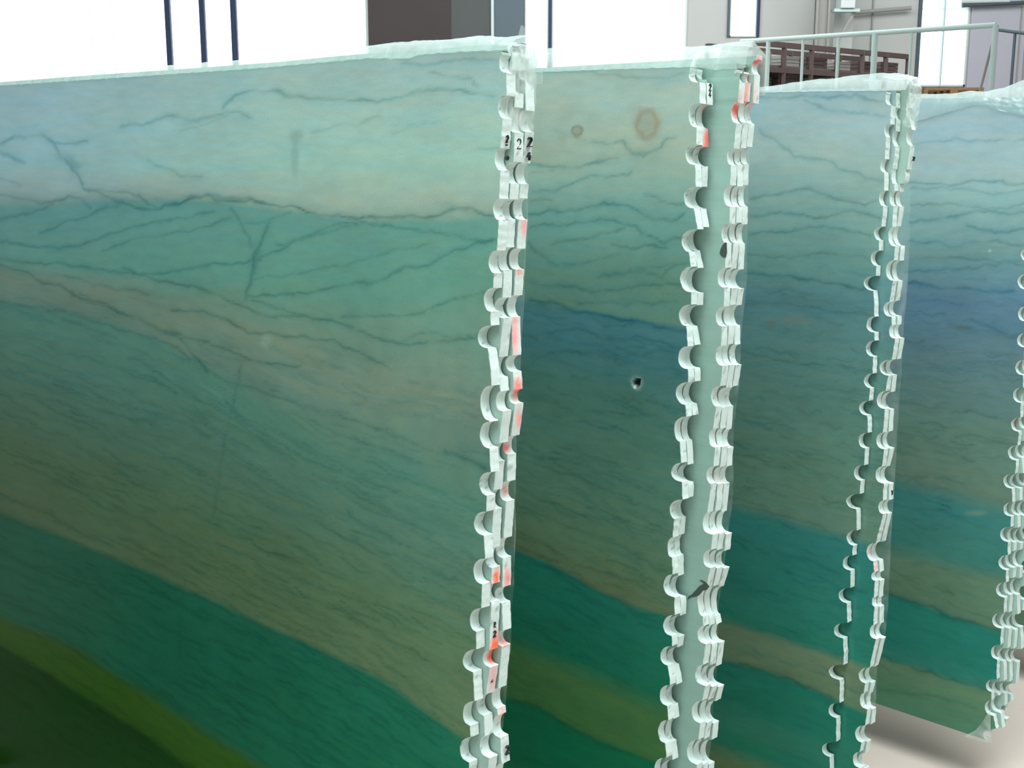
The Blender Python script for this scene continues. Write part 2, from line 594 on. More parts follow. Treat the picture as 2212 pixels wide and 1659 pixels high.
V1 = [(z3([(530, 245), (580, 238), (620, 243), (680, 215), (740, 200), (785, 203), (840, 220), (900, 212), (960, 198), (1030, 185), (1080, 205)]), 3, .5),
      (z3([(560, 238), (620, 243)]), 5, .5),
      (z3([(970, 165), (1020, 110), (1110, 95), (1200, 92), (1260, 112), (1370, 130), (1500, 128), (1640, 138), (1720, 125), (1830, 95), (1940, 88), (2030, 95), (2150, 122)]), 3, .5),
      (z3([(1870, 5), (1950, 35), (2040, 35), (2080, 65)]), 3, .35), (z3([(1750, -35), (1830, -25), (1900, -30), (2060, -45), (2180, -40)]), 3.5, .45),
      (z3([(0, 330), (60, 300), (170, 285), (235, 322), (330, 318), (380, 310)]), 2.6, .5),
      (z3([(170, 285), (235, 325), (265, 375), (310, 420), (345, 470), (370, 515), (430, 530)]), 3.5, .5),
      (z3([(260, 380), (300, 385), (330, 430)]), 9, .35), (z3([(0, 355), (60, 385), (110, 410)]), 4, .45),
      (z3([(0, 545), (70, 555), (150, 575), (225, 580), (300, 550), (350, 560), (390, 600)]), 2.8, .55),
      (z3([(0, 655), (60, 640), (140, 620), (230, 585)]), 2.4, .45), (z3([(0, 480), (90, 500)]), 2, .3),
      (z3([(370, 515), (450, 550), (560, 590), (660, 615), (720, 590), (830, 570), (900, 545), (930, 570), (1060, 575), (1090, 560), (1150, 590), (1280, 600), (1400, 632), (1500, 645), (1600, 640), (1750, 635), (1880, 640), (1980, 598), (2060, 610), (2140, 635)]), 3, .7),
      (z3([(820, 560), (900, 548), (980, 565), (1080, 558)]), 4, .5),
      (z3([(600, 540), (640, 585), (700, 605)]), 2.2, .5), (z3([(400, 530), (520, 530), (600, 550)]), 2.2, .4),
      (z3([(0, 745), (130, 770), (250, 780), (350, 765), (470, 720), (560, 690), (680, 665), (800, 645), (920, 615)]), 2.4, .5),
      (z3([(170, 710), (330, 650), (460, 600), (560, 580)]), 2.4, .45),
      (z3([(440, 790), (560, 740), (700, 720), (900, 680), (1000, 640)]), 2.2, .4),
      (z3([(0, 820), (150, 840), (350, 855), (470, 880), (620, 885), (740, 880), (870, 850), (1000, 845), (1130, 825)]), 2.4, .5),
      (z3([(1130, 805), (1200, 795), (1260, 750), (1350, 720), (1450, 675), (1560, 665), (1700, 680)]), 2.4, .5),
      (z3([(1200, 760), (1350, 730), (1500, 690), (1650, 655)]), 2, .35),
      (z3([(1080, 985), (1200, 980), (1340, 970), (1480, 940), (1650, 920), (1750, 860), (1860, 850), (1960, 790), (2140, 740)]), 2.6, .6),
      (z3([(1060, 670), (1150, 665), (1200, 640), (1260, 625)]), 2.4, .45),
      (z3([(1000, 600), (1040, 660), (1075, 720), (1095, 770)]), 2.2, .45),
      (z3([(1165, 665), (1140, 740), (1110, 800), (1100, 870), (1085, 940), (1070, 1000)]), 3, .6),
      (z3([(1125, 780), (1108, 840), (1095, 890)]), 6, .5),
      (z3([(530, 860), (640, 900), (760, 930), (900, 965), (1000, 1000), (1070, 1040), (1150, 1070), (1300, 1075), (1440, 1085), (1530, 1130), (1650, 1170), (1750, 1190), (1900, 1185), (2080, 1160)]), 2.6, .55),
      (z3([(750, 1040), (880, 1050), (1000, 1095), (1080, 1145), (1200, 1150), (1340, 1170), (1450, 1180), (1560, 1230), (1700, 1300)]), 2.6, .55),
      (z3([(0, 850), (110, 880), (160, 915), (260, 940), (350, 1000), (480, 1040), (600, 1080), (680, 1130), (780, 1170), (850, 1250), (900, 1307)]), 2.6, .55),
      (z3([(350, 980), (500, 1040), (640, 1110), (800, 1160), (950, 1200), (1100, 1270), (1300, 1290)]), 2.6, .55),
      (z3([(0, 1010), (150, 1035), (330, 1065), (500, 1120), (650, 1160), (760, 1200), (830, 1260)]), 2.6, .4),
      (z3([(280, 890), (400, 930), (550, 960), (700, 990)]), 2.4, .4), (z3([(1090, 1000), (1200, 1040), (1340, 1075)]), 2.4, .5),
      (z3([(1480, 1075), (1600, 1070), (1740, 1070), (1830, 1060), (1950, 1010), (2100, 965)]), 2.4, .45),
      (z3([(1100, 910), (1250, 895), (1400, 870), (1560, 830), (1700, 790), (1860, 760)]), 2, .35),
      (z3([(1720, 1190), (1830, 1140), (1960, 1165), (2080, 1145)]), 2.2, .35),
      (z3([(1700, 690), (1800, 700), (1900, 715), (2060, 745), (2150, 740)]), 2.6, .45),
      (z3([(1350, 270), (1450, 250), (1550, 235), (1640, 200)]), 2.4, .25), (z3([(1700, 275), (1850, 230), (1950, 215)]), 2, .25),
      (z3([(640, 400), (720, 430), (800, 465), (880, 465)]), 3, .4), (z3([(780, 265), (900, 235), (1000, 205)]), 2, .25),
      (z3([(2080, 345), (2160, 345)]), 2, .35), (z3([(1900, 575), (1990, 598)]), 2.5, .3),
      ([(520, 790), (505, 870), (485, 950), (470, 1050), (460, 1120)], 2.6, .28),
      ([(400, 1240), (392, 1330), (385, 1420)], 3, .22),
      ([(960, 975), (1010, 990), (1050, 1010)], 4, .6), ([(530, 835), (640, 870), (760, 905), (900, 960)], 2.4, .4),
      ([(0, 1114), (110, 1155), (186, 1183), (372, 1265), (493, 1320), (630, 1380), (811, 1470), (876, 1517), (1002, 1604)], 3, .35),
      ([(0, 1396), (82, 1440), (148, 1484), (301, 1577), (416, 1659)], 4, .4),
      ([(164, 1391), (329, 1500), (416, 1555)], 3, .3)]
SPEC1 = dict(area=(0, 1060, 520, 1640, 430), tints=[(0, 330, 420, 260, (.98, .97, 1.22)), (150, 900, 300, 200, (.96, .98, 1.05))], x0=0, tilt=.2, vein_gain=1.0,
             streak=[(430, 0.0), (560, .25), (700, .65), (1500, .8), (1900, .35)],
             veins=V1,
             iso=[([(0, 100), (1100, 80)], (152, 178, 176)),
                  ([(0, 250), (500, 240), (1100, 250)], (156, 190, 180)),
                  ([(0, 360), (500, 360), (1100, 350)], (152, 190, 176)),
                  ([(0, 405), (250, 400), (600, 418), (750, 440), (1100, 425)], (154, 178, 163)),
                  ([(0, 430), (250, 425), (450, 428), (620, 450), (760, 472), (900, 468), (1100, 462)], (136, 164, 149)),
                  ([(0, 450), (250, 440), (450, 436), (640, 462), (760, 486), (900, 480), (1100, 480)], (104, 154, 142)),
                  ([(0, 560), (500, 600), (1100, 610)], (100, 150, 134)),
                  ([(0, 590), (300, 640), (550, 720), (800, 830), (1100, 860)], (118, 140, 122)),
                  ([(0, 640), (200, 680), (330, 720), (470, 790), (700, 870), (1100, 930)], (107, 133, 118)),
                  ([(0, 655), (200, 692), (330, 735), (460, 812), (700, 970), (1100, 1110)], (88, 132, 116)),
                  ([(0, 800), (400, 920), (800, 1110), (1100, 1240)], (90, 129, 112)),
                  ([(0, 950), (400, 1110), (800, 1290), (1100, 1440)], (94, 124, 94)),
                  ([(0, 1100), (110, 1142), (372, 1250), (493, 1305), (630, 1368), (811, 1450), (1002, 1590)], (98, 124, 92)),
                  ([(0, 1116), (110, 1157), (372, 1266), (493, 1320), (630, 1382), (811, 1466), (1002, 1606)], (38, 112, 88)),
                  ([(0, 1318), (164, 1384), (329, 1492), (575, 1645)], (30, 112, 84)),
                  ([(0, 1345), (164, 1411), (329, 1520), (575, 1679)], (58, 104, 34)),
                  ([(0, 1392), (82, 1436), (148, 1480), (301, 1573), (416, 1655)], (50, 98, 26)),
                  ([(0, 1402), (82, 1448), (148, 1492), (301, 1585), (416, 1669)], (5, 72, 14)),
                  ([(0, 1700), (416, 1960)], (5, 72, 14))],
             spots=[(637, 340, 11, 60, (118, 160, 150), .5, False), (640, 292, 20, 16, (120, 155, 142), .5, False),
                    (855, 800, 20, 14, (128, 146, 128), .35, True), (575, 735, 16, 22, (150, 175, 158), .3, False),
                    (905, 225, 90, 6, (168, 168, 148), .4, False)])
V2 = [(z5(p), w, s) for p, w, s in [
    ([(110, 10), (380, 10), (520, 30), (650, 40), (700, 50), (830, 20)], 3, .35),
    ([(400, 340), (470, 350), (540, 350), (570, 380), (600, 405), (640, 415), (700, 380), (760, 340), (800, 330)], 3, .55),
    ([(580, 395), (620, 408), (680, 395)], 5, .5), ([(220, 290), (260, 310), (340, 330), (420, 345)], 2.4, .3),
    ([(100, 450), (180, 465), (300, 470), (380, 455), (450, 430), (520, 425)], 3, .5),
    ([(110, 485), (160, 490), (330, 475)], 2, .35),
    ([(110, 580), (220, 575), (330, 530), (400, 510), (500, 515), (580, 490)], 2.6, .45),
    ([(100, 630), (200, 625)], 2.4, .4), ([(650, 600), (720, 630), (830, 640)], 3, .4),
    ([(90, 690), (180, 680), (320, 680), (450, 640), (560, 650), (640, 690), (700, 725), (780, 715), (840, 690)], 3, .6),
    ([(100, 750), (250, 740), (390, 725), (490, 720), (600, 750), (680, 800), (740, 825), (830, 800)], 2.6, .55),
    ([(200, 830), (350, 810), (460, 780), (560, 755)], 2.4, .45),
    ([(490, 830), (580, 855), (680, 840), (750, 850)], 2.6, .5),
    ([(90, 835), (150, 880), (220, 940), (300, 940), (400, 915), (520, 880)], 2.4, .4),
    ([(100, 1020), (250, 1030), (400, 1060), (560, 1040), (700, 1030), (840, 1025)], 2.8, .5),
    ([(430, 990), (560, 975), (640, 960), (730, 985), (800, 930), (850, 925)], 2.6, .45),
    ([(560, 960), (680, 940), (800, 930)], 2, .35),
    ([(100, 1105), (250, 1125), (320, 1160), (430, 1170), (550, 1195), (700, 1225), (850, 1250)], 3.4, .7),
    ([(330, 1115), (560, 1120), (800, 1110)], 2.4, .4), ([(450, 1225), (600, 1215), (700, 1240)], 2.4, .45),
    ([(180, 1260), (330, 1240), (480, 1290), (620, 1280), (820, 1330)], 2.4, .4),
    ([(640, 1360), (720, 1345), (820, 1350)], 2.4, .4), ([(120, 1390), (220, 1350), (420, 1350), (600, 1410), (830, 1380)], 2.4, .35)]]
V2 += [([(1105, 1511), (1162, 1527), (1217, 1563), (1286, 1600), (1377, 1632), (1450, 1670)], 3.5, .5),
       ([(1117, 1193), (1185, 1222), (1249, 1257), (1318, 1293), (1377, 1321), (1437, 1335)], 3, .3),
       ([(1080, 1080), (1200, 1125), (1330, 1175), (1440, 1240)], 2.6, .35), ([(1080, 970), (1250, 1000), (1450, 1080)], 2.6, .35),
       ([(1080, 1150), (1180, 1180), (1260, 1225), (1360, 1250), (1440, 1280)], 2.4, .4)]
SPEC2 = dict(area=(1090, 1500, 430, 1640, 190), seam_len=.7, x0=1100, tilt=.1, streak=[(480, 0.0), (600, .35), (750, .75), (1250, .8), (1600, .3)], veins=V2,
             iso=[([(1100, 130), (1500, 120)], (154, 180, 172)), ([(1100, 230), (1500, 230)], (160, 184, 172)),
                  ([(1100, 320), (1500, 320)], (156, 176, 160)), ([(1100, 400), (1500, 400)], (134, 168, 156)),
                  ([(1100, 470), (1500, 470)], (112, 158, 148)), ([(1100, 600), (1500, 600)], (100, 142, 128)),
                  ([(1100, 640), (1300, 670), (1500, 705)], (98, 140, 126)), ([(1100, 650), (1300, 680), (1500, 716)], (78, 128, 134)),
                  ([(1100, 730), (1500, 790)], (74, 124, 128)), ([(1100, 800), (1500, 900)], (78, 122, 110)),
                  ([(1100, 1000), (1500, 1110)], (88, 128, 110)), ([(1100, 1110), (1500, 1290)], (94, 126, 98)),
                  ([(1117, 1182), (1185, 1208), (1249, 1245), (1318, 1281), (1437, 1324)], (99, 120, 90)),
                  ([(1117, 1193), (1185, 1220), (1249, 1257), (1318, 1293), (1377, 1321), (1437, 1335)], (36, 116, 98)),
                  ([(1117, 1370), (1263, 1430), (1400, 1490)], (30, 112, 86)), ([(1117, 1420), (1263, 1480), (1400, 1540)], (72, 116, 70)),
                  ([(1105, 1503), (1162, 1519), (1217, 1555), (1286, 1592), (1377, 1624)], (66, 114, 66)),
                  ([(1105, 1514), (1162, 1530), (1217, 1566), (1286, 1603), (1377, 1635)], (20, 108, 74)),
                  ([(1105, 1800), (1377, 1900)], (20, 108, 74))],
             spots=[(1247, 283, 12, 12, (128, 122, 98), .75, True), (1398, 268, 25, 32, (142, 132, 108), .68, True),
                    (1222, 250, 26, 22, (150, 165, 148), .35, False), (1215, 300, 12, 10, (138, 145, 122), .4, False),
                    (1370, 235, 26, 16, (150, 160, 142), .35, False), (1418, 262, 9, 16, (170, 150, 118), .5, False),
                    (1375, 827, 16, 18, (190, 205, 195), .5, False)])
V3 = [([(1620, 205), (1700, 215), (1740, 206), (1800, 210), (1850, 205), (1916, 222)], 3, .45),
      ([(1640, 280), (1680, 310), (1720, 335), (1780, 345), (1830, 370), (1910, 390)], 3, .4),
      ([(1740, 215), (1800, 240), (1850, 246), (1912, 250)], 3, .4),
      ([(1620, 430), (1680, 420), (1750, 405), (1800, 430), (1870, 440), (1905, 430)], 2.4, .5),
      ([(1620, 470), (1690, 455), (1760, 470), (1840, 455), (1900, 470)], 2.4, .5),
      ([(1620, 505), (1700, 500), (1780, 490), (1880, 510)], 2.4, .5), ([(1620, 545), (1700, 560), (1780, 545), (1880, 560)], 2.4, .4),
      ([(1610, 590), (1720, 600), (1850, 620), (1890, 625)], 2.6, .55), ([(1610, 660), (1700, 655), (1800, 672), (1880, 680)], 2.4, .4),
      ([(1600, 760), (1700, 780), (1880, 800)], 2.4, .4), ([(1580, 1090), (1700, 1115), (1850, 1165)], 3, .4),
      ([(1550, 1425), (1620, 1440), (1700, 1465), (1800, 1510)], 3.4, .5), ([(1560, 1340), (1700, 1375), (1820, 1425)], 2.6, .2)]
SPEC3 = dict(area=(1550, 1930, 400, 1640, 150), seam_len=.6, x0=1600, tilt=.1, streak=[(430, 0.05), (560, .45), (750, .75), (1250, .7), (1600, .35)], veins=V3,
             iso=[([(1550, 170), (1950, 170)], (144, 172, 176)), ([(1550, 260), (1950, 260)], (150, 176, 178)),
                  ([(1550, 330), (1950, 330)], (150, 174, 168)), ([(1550, 420), (1950, 420)], (132, 166, 160)),
                  ([(1550, 560), (1950, 570)], (106, 150, 144)), ([(1550, 640), (1950, 660)], (88, 130, 134)),
                  ([(1550, 800), (1950, 840)], (90, 130, 122)), ([(1550, 1000), (1950, 1080)], (94, 130, 112)),
                  ([(1550, 1075), (1860, 1160)], (96, 130, 112)), ([(1550, 1095), (1860, 1180)], (52, 122, 116)),
                  ([(1550, 1325), (1820, 1415)], (44, 120, 102)), ([(1550, 1345), (1820, 1432)], (103, 127, 101)),
                  ([(1550, 1418), (1620, 1433), (1700, 1458), (1800, 1503)], (95, 122, 95)),
                  ([(1550, 1430), (1620, 1445), (1700, 1470), (1800, 1515)], (36, 114, 96)),
                  ([(1550, 1600), (1800, 1690)], (34, 114, 92)), ([(1550, 1635), (1800, 1725)], (84, 112, 76)),
                  ([(1550, 1900), (1800, 1990)], (84, 112, 76))],
             spots=[(1720, 690, 40, 14, (120, 120, 104), .35, False), (1665, 700, 14, 10, (112, 100, 96), .4, False)])
V4 = [([(1960, 310), (2060, 300), (2130, 308), (2212, 300)], 2.6, .35), ([(1965, 395), (2050, 398), (2120, 390), (2212, 400)], 2.6, .5),
      ([(1965, 410), (2060, 405), (2140, 420), (2212, 410)], 2.6, .4), ([(1965, 445), (2040, 440), (2150, 452), (2212, 440)], 2.4, .4),
      ([(1965, 478), (2050, 472), (2110, 455), (2160, 460), (2212, 455)], 2.8, .5),
      ([(2090, 488), (2150, 500), (2212, 498)], 2.8, .55), ([(1965, 520), (2060, 530), (2150, 520), (2212, 530)], 2.4, .4),
      ([(1965, 560), (2060, 555), (2212, 570)], 2.4, .4), ([(1960, 610), (2060, 622), (2190, 630)], 3, .5),
      ([(2050, 700), (2110, 715)], 6, .3), ([(2100, 690), (2200, 735)], 3, .4), ([(1955, 590), (2100, 580), (2212, 560)], 2.4, .4),
      ([(1905, 1279), (1950, 1290), (1990, 1305), (2060, 1335), (2165, 1365)], 4, .6),
      ([(1895, 1417), (1960, 1435), (2040, 1465), (2130, 1488)], 3.4, .5), ([(1900, 1490), (2000, 1500), (2110, 1527)], 2.6, .35)]
SPEC4 = dict(area=(1880, 2212, 380, 1560, 120), seam_len=.6, x0=1950, tilt=.15, streak=[(430, 0.1), (560, .4), (750, .75), (1250, .6), (1600, .35)], veins=V4,
             iso=[([(1850, 170), (2300, 170)], (148, 172, 178)), ([(1850, 280), (2300, 280)], (150, 176, 182)),
                  ([(1850, 370), (2300, 370)], (150, 176, 176)), ([(1850, 430), (2300, 430)], (134, 168, 166)),
                  ([(1850, 560), (2300, 560)], (112, 150, 152)), ([(1850, 640), (2300, 660)], (92, 126, 146)),
                  ([(1850, 760), (2300, 790)], (94, 126, 132)), ([(1850, 900), (2300, 960)], (98, 130, 118)),
                  ([(1850, 1000), (2300, 1110)], (100, 128, 112)), ([(1850, 1040), (2300, 1150)], (64, 126, 122)),
                  ([(1850, 1150), (2300, 1260)], (64, 124, 114)), ([(1850, 1190), (2300, 1300)], (96, 128, 106)),
                  ([(1905, 1272), (1990, 1298), (2060, 1328), (2165, 1358)], (94, 126, 102)),
                  ([(1905, 1285), (1990, 1311), (2060, 1341), (2165, 1371)], (40, 122, 108)),
                  ([(1895, 1411), (1960, 1429), (2040, 1459), (2130, 1482)], (42, 122, 108)),
                  ([(1895, 1423), (1960, 1441), (2040, 1471), (2130, 1494)], (92, 128, 98)),
                  ([(1895, 1520), (2130, 1590)], (76, 126, 100)), ([(1895, 1900), (2130, 1990)], (76, 126, 100))],
             spots=[(2080, 708, 26, 7, (82, 100, 98), .5, False), (2110, 1108, 30, 8, (128, 146, 132), .4, False),
                    (2138, 542, 5, 4, (180, 200, 180), .6, False)])

M_FACE = attr_material('polished_blue_green_quartzite', 0.10, 0.24, 0.16, 240)
M_FACE1 = attr_material('satin_blue_green_quartzite', 0.22, 0.03, 0.16, 240)
M_END = attr_material('rough_drilled_stone_end', 0.85, 0.2, 0.06, 180, bump=0.5, bscale=120)
M_BACK = material('sawn_stone_back', (150, 175, 165), .8, noise=.08, nscale=14)
WHITE_STONE = np.array(s2l((198, 214, 209)))


def noise1(t, seed):
    return float(pnoise(np.array([t]), np.array([seed * 3.7]), seed)[0])


def make_slab(k, w, prof, zbot, ztop_fn, length, spec, label, group, cols, paint=(), face_mode='stone', hole=None, thick=THICK, name='stone_slab', seed=0):
    """one slab: a gridded polished front, the scalloped end with a chipped arris, back, top and bottom"""
    rs = np.random.RandomState(100 + seed)
    rows = list(prof)
    while rows and rows[-1][1] < zbot + 0.002:
        rows.pop()
    xl, zl = rows[-1]
    n = max(1, int((zl - zbot) / 0.02))
    r = random.Random(seed)
    for i in range(1, n + 1):
        rows.append((xl + 0.004 * math.sin(i * 1.7 + seed), zl + (zbot - zl) * i / n))
    px_ = np.array([p[0] for p in rows])
    pz = np.array([p[1] for p in rows])
    R = len(rows)
    # subdivide rows where they are sparse
    zs, xs = [pz[0]], [px_[0]]
    step = 0.0035 if cols > 60 else 0.012
    for i in range(1, R):
        m = max(1, int((pz[i - 1] - pz[i]) / step))
        for j in range(1, m + 1):
            t = j / m
            zs.append(pz[i - 1] + (pz[i] - pz[i - 1]) * t)
            xs.append(px_[i - 1] + (px_[i] - px_[i - 1]) * t)
    zs, xs = np.array(zs), np.array(xs)
    rough = np.array([noise1(z * 90, seed + 1) for z in zs]) * 0.0012 + np.array([noise1(z * 22, seed + 2) for z in zs]) * 0.0016
    xs = xs + rough
    R = len(zs)
    # columns: fine where seen, coarse at the far left
    tcol = np.linspace(0, 1, cols + 1)
    if cols > 60:
        vis = min(length, VIS[k])
        nf = int(cols * .93)
        a = np.linspace(-length, -vis, cols - nf + 1)[:-1]
        b = -vis * (1 - np.linspace(0, 1, nf + 1))
        base = np.concatenate([a, b])
    else:
        base = -length * (1 - tcol ** 0.6)
    C = len(base)
    ch = 0.0012                                   # arris chamfer
    X = np.empty((R, C))
    Z = np.empty((R, C))
    blend = np.clip((base + 0.10) / 0.10, 0, 1)   # only the last 10 cm follow the scallops
    for j in range(C):
        X[:, j] = base[j] + blend[j] * xs if j < C - 1 else xs - ch
        Z[:, j] = zs
    # chipped top edge
    topz = np.array([ztop_fn(x) for x in X[0]])
    wgt = np.clip(1 - (zs[0] - zs) / 0.10, 0, 1)
    Z += (wgt[:, None] * (topz - zs[0])[None, :])
    Y = np.full((R, C), w)
    if hole is not None:
        hx, hz = hole[0], hole[1]
        d = np.hypot(X - hx, Z - hz)
        Y = Y + 0.016 * np.clip(1 - (d / hole[2]) ** 2, 0, 1) ** .35
    verts = [np.stack([X.ravel(), Y.ravel(), Z.ravel()], 1)]
    faces = []
    idx = np.arange(R * C).reshape(R, C)
    q = np.stack([idx[1:, :-1].ravel(), idx[1:, 1:].ravel(), idx[:-1, 1:].ravel(), idx[:-1, :-1].ravel()], 1)
    faces.append(q)
    mats = [np.zeros(len(q), int)]
    # end strip
    nd = 5
    tt = np.array([0.0, 0.33, 0.66, 1.0])
    ew = []
    for a, t in enumerate(tt):
        jit = (rs.rand(R) - .5) * 0.0012 if 0 < t < 1 else 0
        ew.append(np.stack([xs + jit, np.full(R, w + ch + (thick - 2 * ch) * t), zs], 1))
    ew.append(np.stack([xs - ch, np.full(R, w + thick), zs], 1))
    E = np.concatenate(ew)
    off = R * C
    eidx = off + np.arange(R * len(ew)).reshape(len(ew), R)
    chain = [idx[:, -1]] + [eidx[i] for i in range(len(ew))]
    for a in range(len(chain) - 1):
        p, s_ = chain[a], chain[a + 1]
        q = np.stack([p[1:], s_[1:], s_[:-1], p[:-1]], 1)
        faces.append(q)
        mats.append(np.full(len(q), 1))
    verts.append(E)
    off2 = off + len(E)
    # back, top, bottom, far end: coarse strips
    Bt = np.stack([X[0], np.full(C, w + thick), Z[0]], 1)
    Bb = np.stack([X[-1], np.full(C, w + thick), Z[-1]], 1)
    verts += [Bt, Bb]
    it, ib = off2 + np.arange(C), off2 + C + np.arange(C)
    faces.append(np.stack([idx[0, :-1], idx[0, 1:], it[1:], it[:-1]], 1)); mats.append(np.full(C - 1, 1))
    faces.append(np.stack([idx[-1, 1:], idx[-1, :-1], ib[:-1], ib[1:]], 1)); mats.append(np.full(C - 1, 1))
    # back surface: left column plus the end outline
    bl = off2 + 2 * C
    verts.append(np.stack([np.full(R, -length), np.full(R, w + thick), zs], 1))
    bli = bl + np.arange(R)
    last = chain[-1]
    faces.append(np.stack([bli[:-1], last[:-1], last[1:], bli[1:]], 1)); mats.append(np.full(R - 1, 2))
    faces.append(np.stack([idx[:-1, 0], bli[:-1], bli[1:], idx[1:, 0]], 1)); mats.append(np.full(R - 1, 1))
    V = np.concatenate(verts)
    Fq = np.concatenate(faces)
    Mi = np.concatenate(mats)
    me = bpy.data.meshes.new(name)
    me.vertices.add(len(V))
    me.vertices.foreach_set('co', V.ravel().astype(np.float32))
    me.loops.add(len(Fq) * 4)
    me.loops.foreach_set('vertex_index', Fq.ravel().astype(np.int32))
    me.polygons.add(len(Fq))
    me.polygons.foreach_set('loop_start', np.arange(0, len(Fq) * 4, 4, dtype=np.int32))
    me.polygons.foreach_set('material_index', Mi.astype(np.int32))
    me.polygons.foreach_set('use_smooth', (Mi == 1).tolist())
    me.update(calc_edges=True)
    me.set_sharp_from_angle(angle=0.6)
    # colours
    px, py = to_px(k, V[:, 0], V[:, 1], V[:, 2])
    colr = np.tile(WHITE_STONE, (len(V), 1))
    nf = R * C
    if face_mode == 'stone':
        colr[:nf] = stone_colour(px[:nf], py[:nf], spec)
    elif face_mode == 'mesh':
        weave = 1 + 0.03 * np.sin(V[:nf, 2] * 2 * np.pi / 0.006) + 0.05 * fbm(px[:nf] / 40, py[:nf] / 60, 61, 3)
        colr[:nf] = np.array(s2l((140, 174, 163))) * weave[:, None]
    else:
        colr[:nf] = np.array(s2l((150, 178, 168)))
    if hole is not None:
        d = np.hypot(V[:nf, 0] - hole[0], V[:nf, 2] - hole[1])
        colr[:nf] = np.where((d < hole[2] * .95)[:, None], np.array(s2l((40, 62, 54))), colr[:nf])
    e0, e1 = nf, nf + len(E)
    ex, ey = px[e0:e1], py[e0:e1]
    dirt = fbm(ex / 9, ey / 9, 71 + seed, 3)
    colr[e0:e1] *= (1 + 0.07 * dirt)[:, None]
    # dark resin specks
    speck = pnoise(ex / 4.5, ey / 6.0, 91 + seed)
    colr[e0:e1] *= np.where(speck > 0.62, 0.55, 1.0)[:, None]
    for (cx, cy, rx, ry, c, st) in paint:
        d = np.hypot((ex - cx) / rx, (ey - cy) / ry) + .35 * fbm(ex / 8, ey / 10, 83, 3)
        kk = (np.clip(1.5 - d * 1.3, 0, 1) * st)[:, None]
        colr[e0:e1] = colr[e0:e1] * (1 - kk) + np.array(s2l(c)) * kk
    at = me.color_attributes.new('stone', 'FLOAT_COLOR', 'POINT')
    at.data.foreach_set('color', np.concatenate([colr, np.ones((len(V), 1))], 1).ravel().astype(np.float32))
    me.materials.append(M_MESHBACK if face_mode == 'mesh' else (M_FACE1 if k in (0, 1) else M_FACE))
    me.materials.append(M_END)
    me.materials.append(M_BACK)
    o = link(name, me, None, frame(k))
    tag(o, label, 'stone slab', group, 'thing')
    return o


M_MESHBACK = attr_material('pale_resin_mesh_backing', 0.7, 0.25, 0.05, 300, bump=.15, bscale=500)
VIS = {1: 2.15, 2: 0.72, 3: 0.56, 4: 0.56, 5: 0.3}

HEIGHT4 = to_local(4, 2130, 1600)[1]      # foot of the fourth bundle seen in the photograph
SLAB_H = -HEIGHT4
GR = {1: 'slabs of the nearest bundle', 2: 'slabs of the second bundle', 3: 'slabs of the third bundle', 4: 'slabs of the fourth bundle',
      5: 'slabs of the bundle behind the fourth'}


def top_line(k, w, pts):
    """pixel trace of the top edge -> z as a function of x"""
    loc = [to_local(k, a, b, w) for a, b in pts]
    loc.sort()
    xs = [p[0] for p in loc]
    zs = [p[1] for p in loc]

    def fn(x):
        if x < xs[0]:
            return zs[0] + 0.002 * math.sin(x * 31)
        return float(np.interp(x, xs, zs)) + 0.0010 * math.sin(x * 170) * math.sin(x * 47)
    return fn


def bottom_z(k):
    """all feet stand on the bearers at the same height"""
    zfoot = (BUNDLE[4] + UP * HEIGHT4).z
    return (zfoot - BUNDLE[k].z) / UP.z


RED = (236, 92, 84)
PINK = (240, 150, 150)
ORANGE = (250, 92, 40)
# ---- bundle 1: three slabs
BX = [(112, 1106), (200, 1112), (290, 1112), (350, 1109), (475, 1095), (530, 1093), (590, 1088), (640, 1085), (690, 1087), (765, 1078), (820, 1079),
      (890, 1088), (950, 1080), (1000, 1071), (1050, 1066), (1100, 1067), (1170, 1063), (1225, 1063), (1340, 1061), (1400, 1057), (1425, 1061),
      (1480, 1051), (1570, 1043), (1640, 1058), (1720, 1045)]
CX = [(112, 1124), (200, 1138), (290, 1134), (400, 1124), (475, 1121), (585, 1114), (690, 1106), (805, 1108), (875, 1113), (985, 1098),
      (1085, 1092), (1205, 1086), (1305, 1084), (1395, 1086), (1530, 1073), (1620, 1086), (1720, 1080)]
NB = [(150, 200), (231, 286), (349, 396), (430, 473), (534, 584), (643, 687), (771, 815), (845, 888), (957, 997), (1059, 1100), (1184, 1226),
      (1262, 1300), (1405, 1440), (1500, 1545), (1590, 1635), (1690, 1730)]
NC = [(150, 182), (238, 284), (352, 397), (428, 474), (537, 582), (638, 685), (768, 803), (842, 872), (942, 982), (1040, 1082), (1163, 1205),
      (1268, 1302), (1362, 1395), (1487, 1530), (1545, 1592), (1650, 1690)]


def from_tables(tab, notches, depth, seed, x0=None):
    r = random.Random(seed)
    f = lambda y: float(np.interp(y, [t[0] for t in tab], [t[1] for t in tab]))
    res = []
    for i, (a, b) in enumerate(notches):
        nxt = notches[i + 1][0] if i + 1 < len(notches) else b + 50
        res.append((a, b, f((a + b) / 2) - depth * r.uniform(.85, 1.2), f(b) + r.uniform(-1, 1), f(nxt) + r.uniform(-1, 1)))
    return ((f(tab[0][0]), tab[0][0]), res)


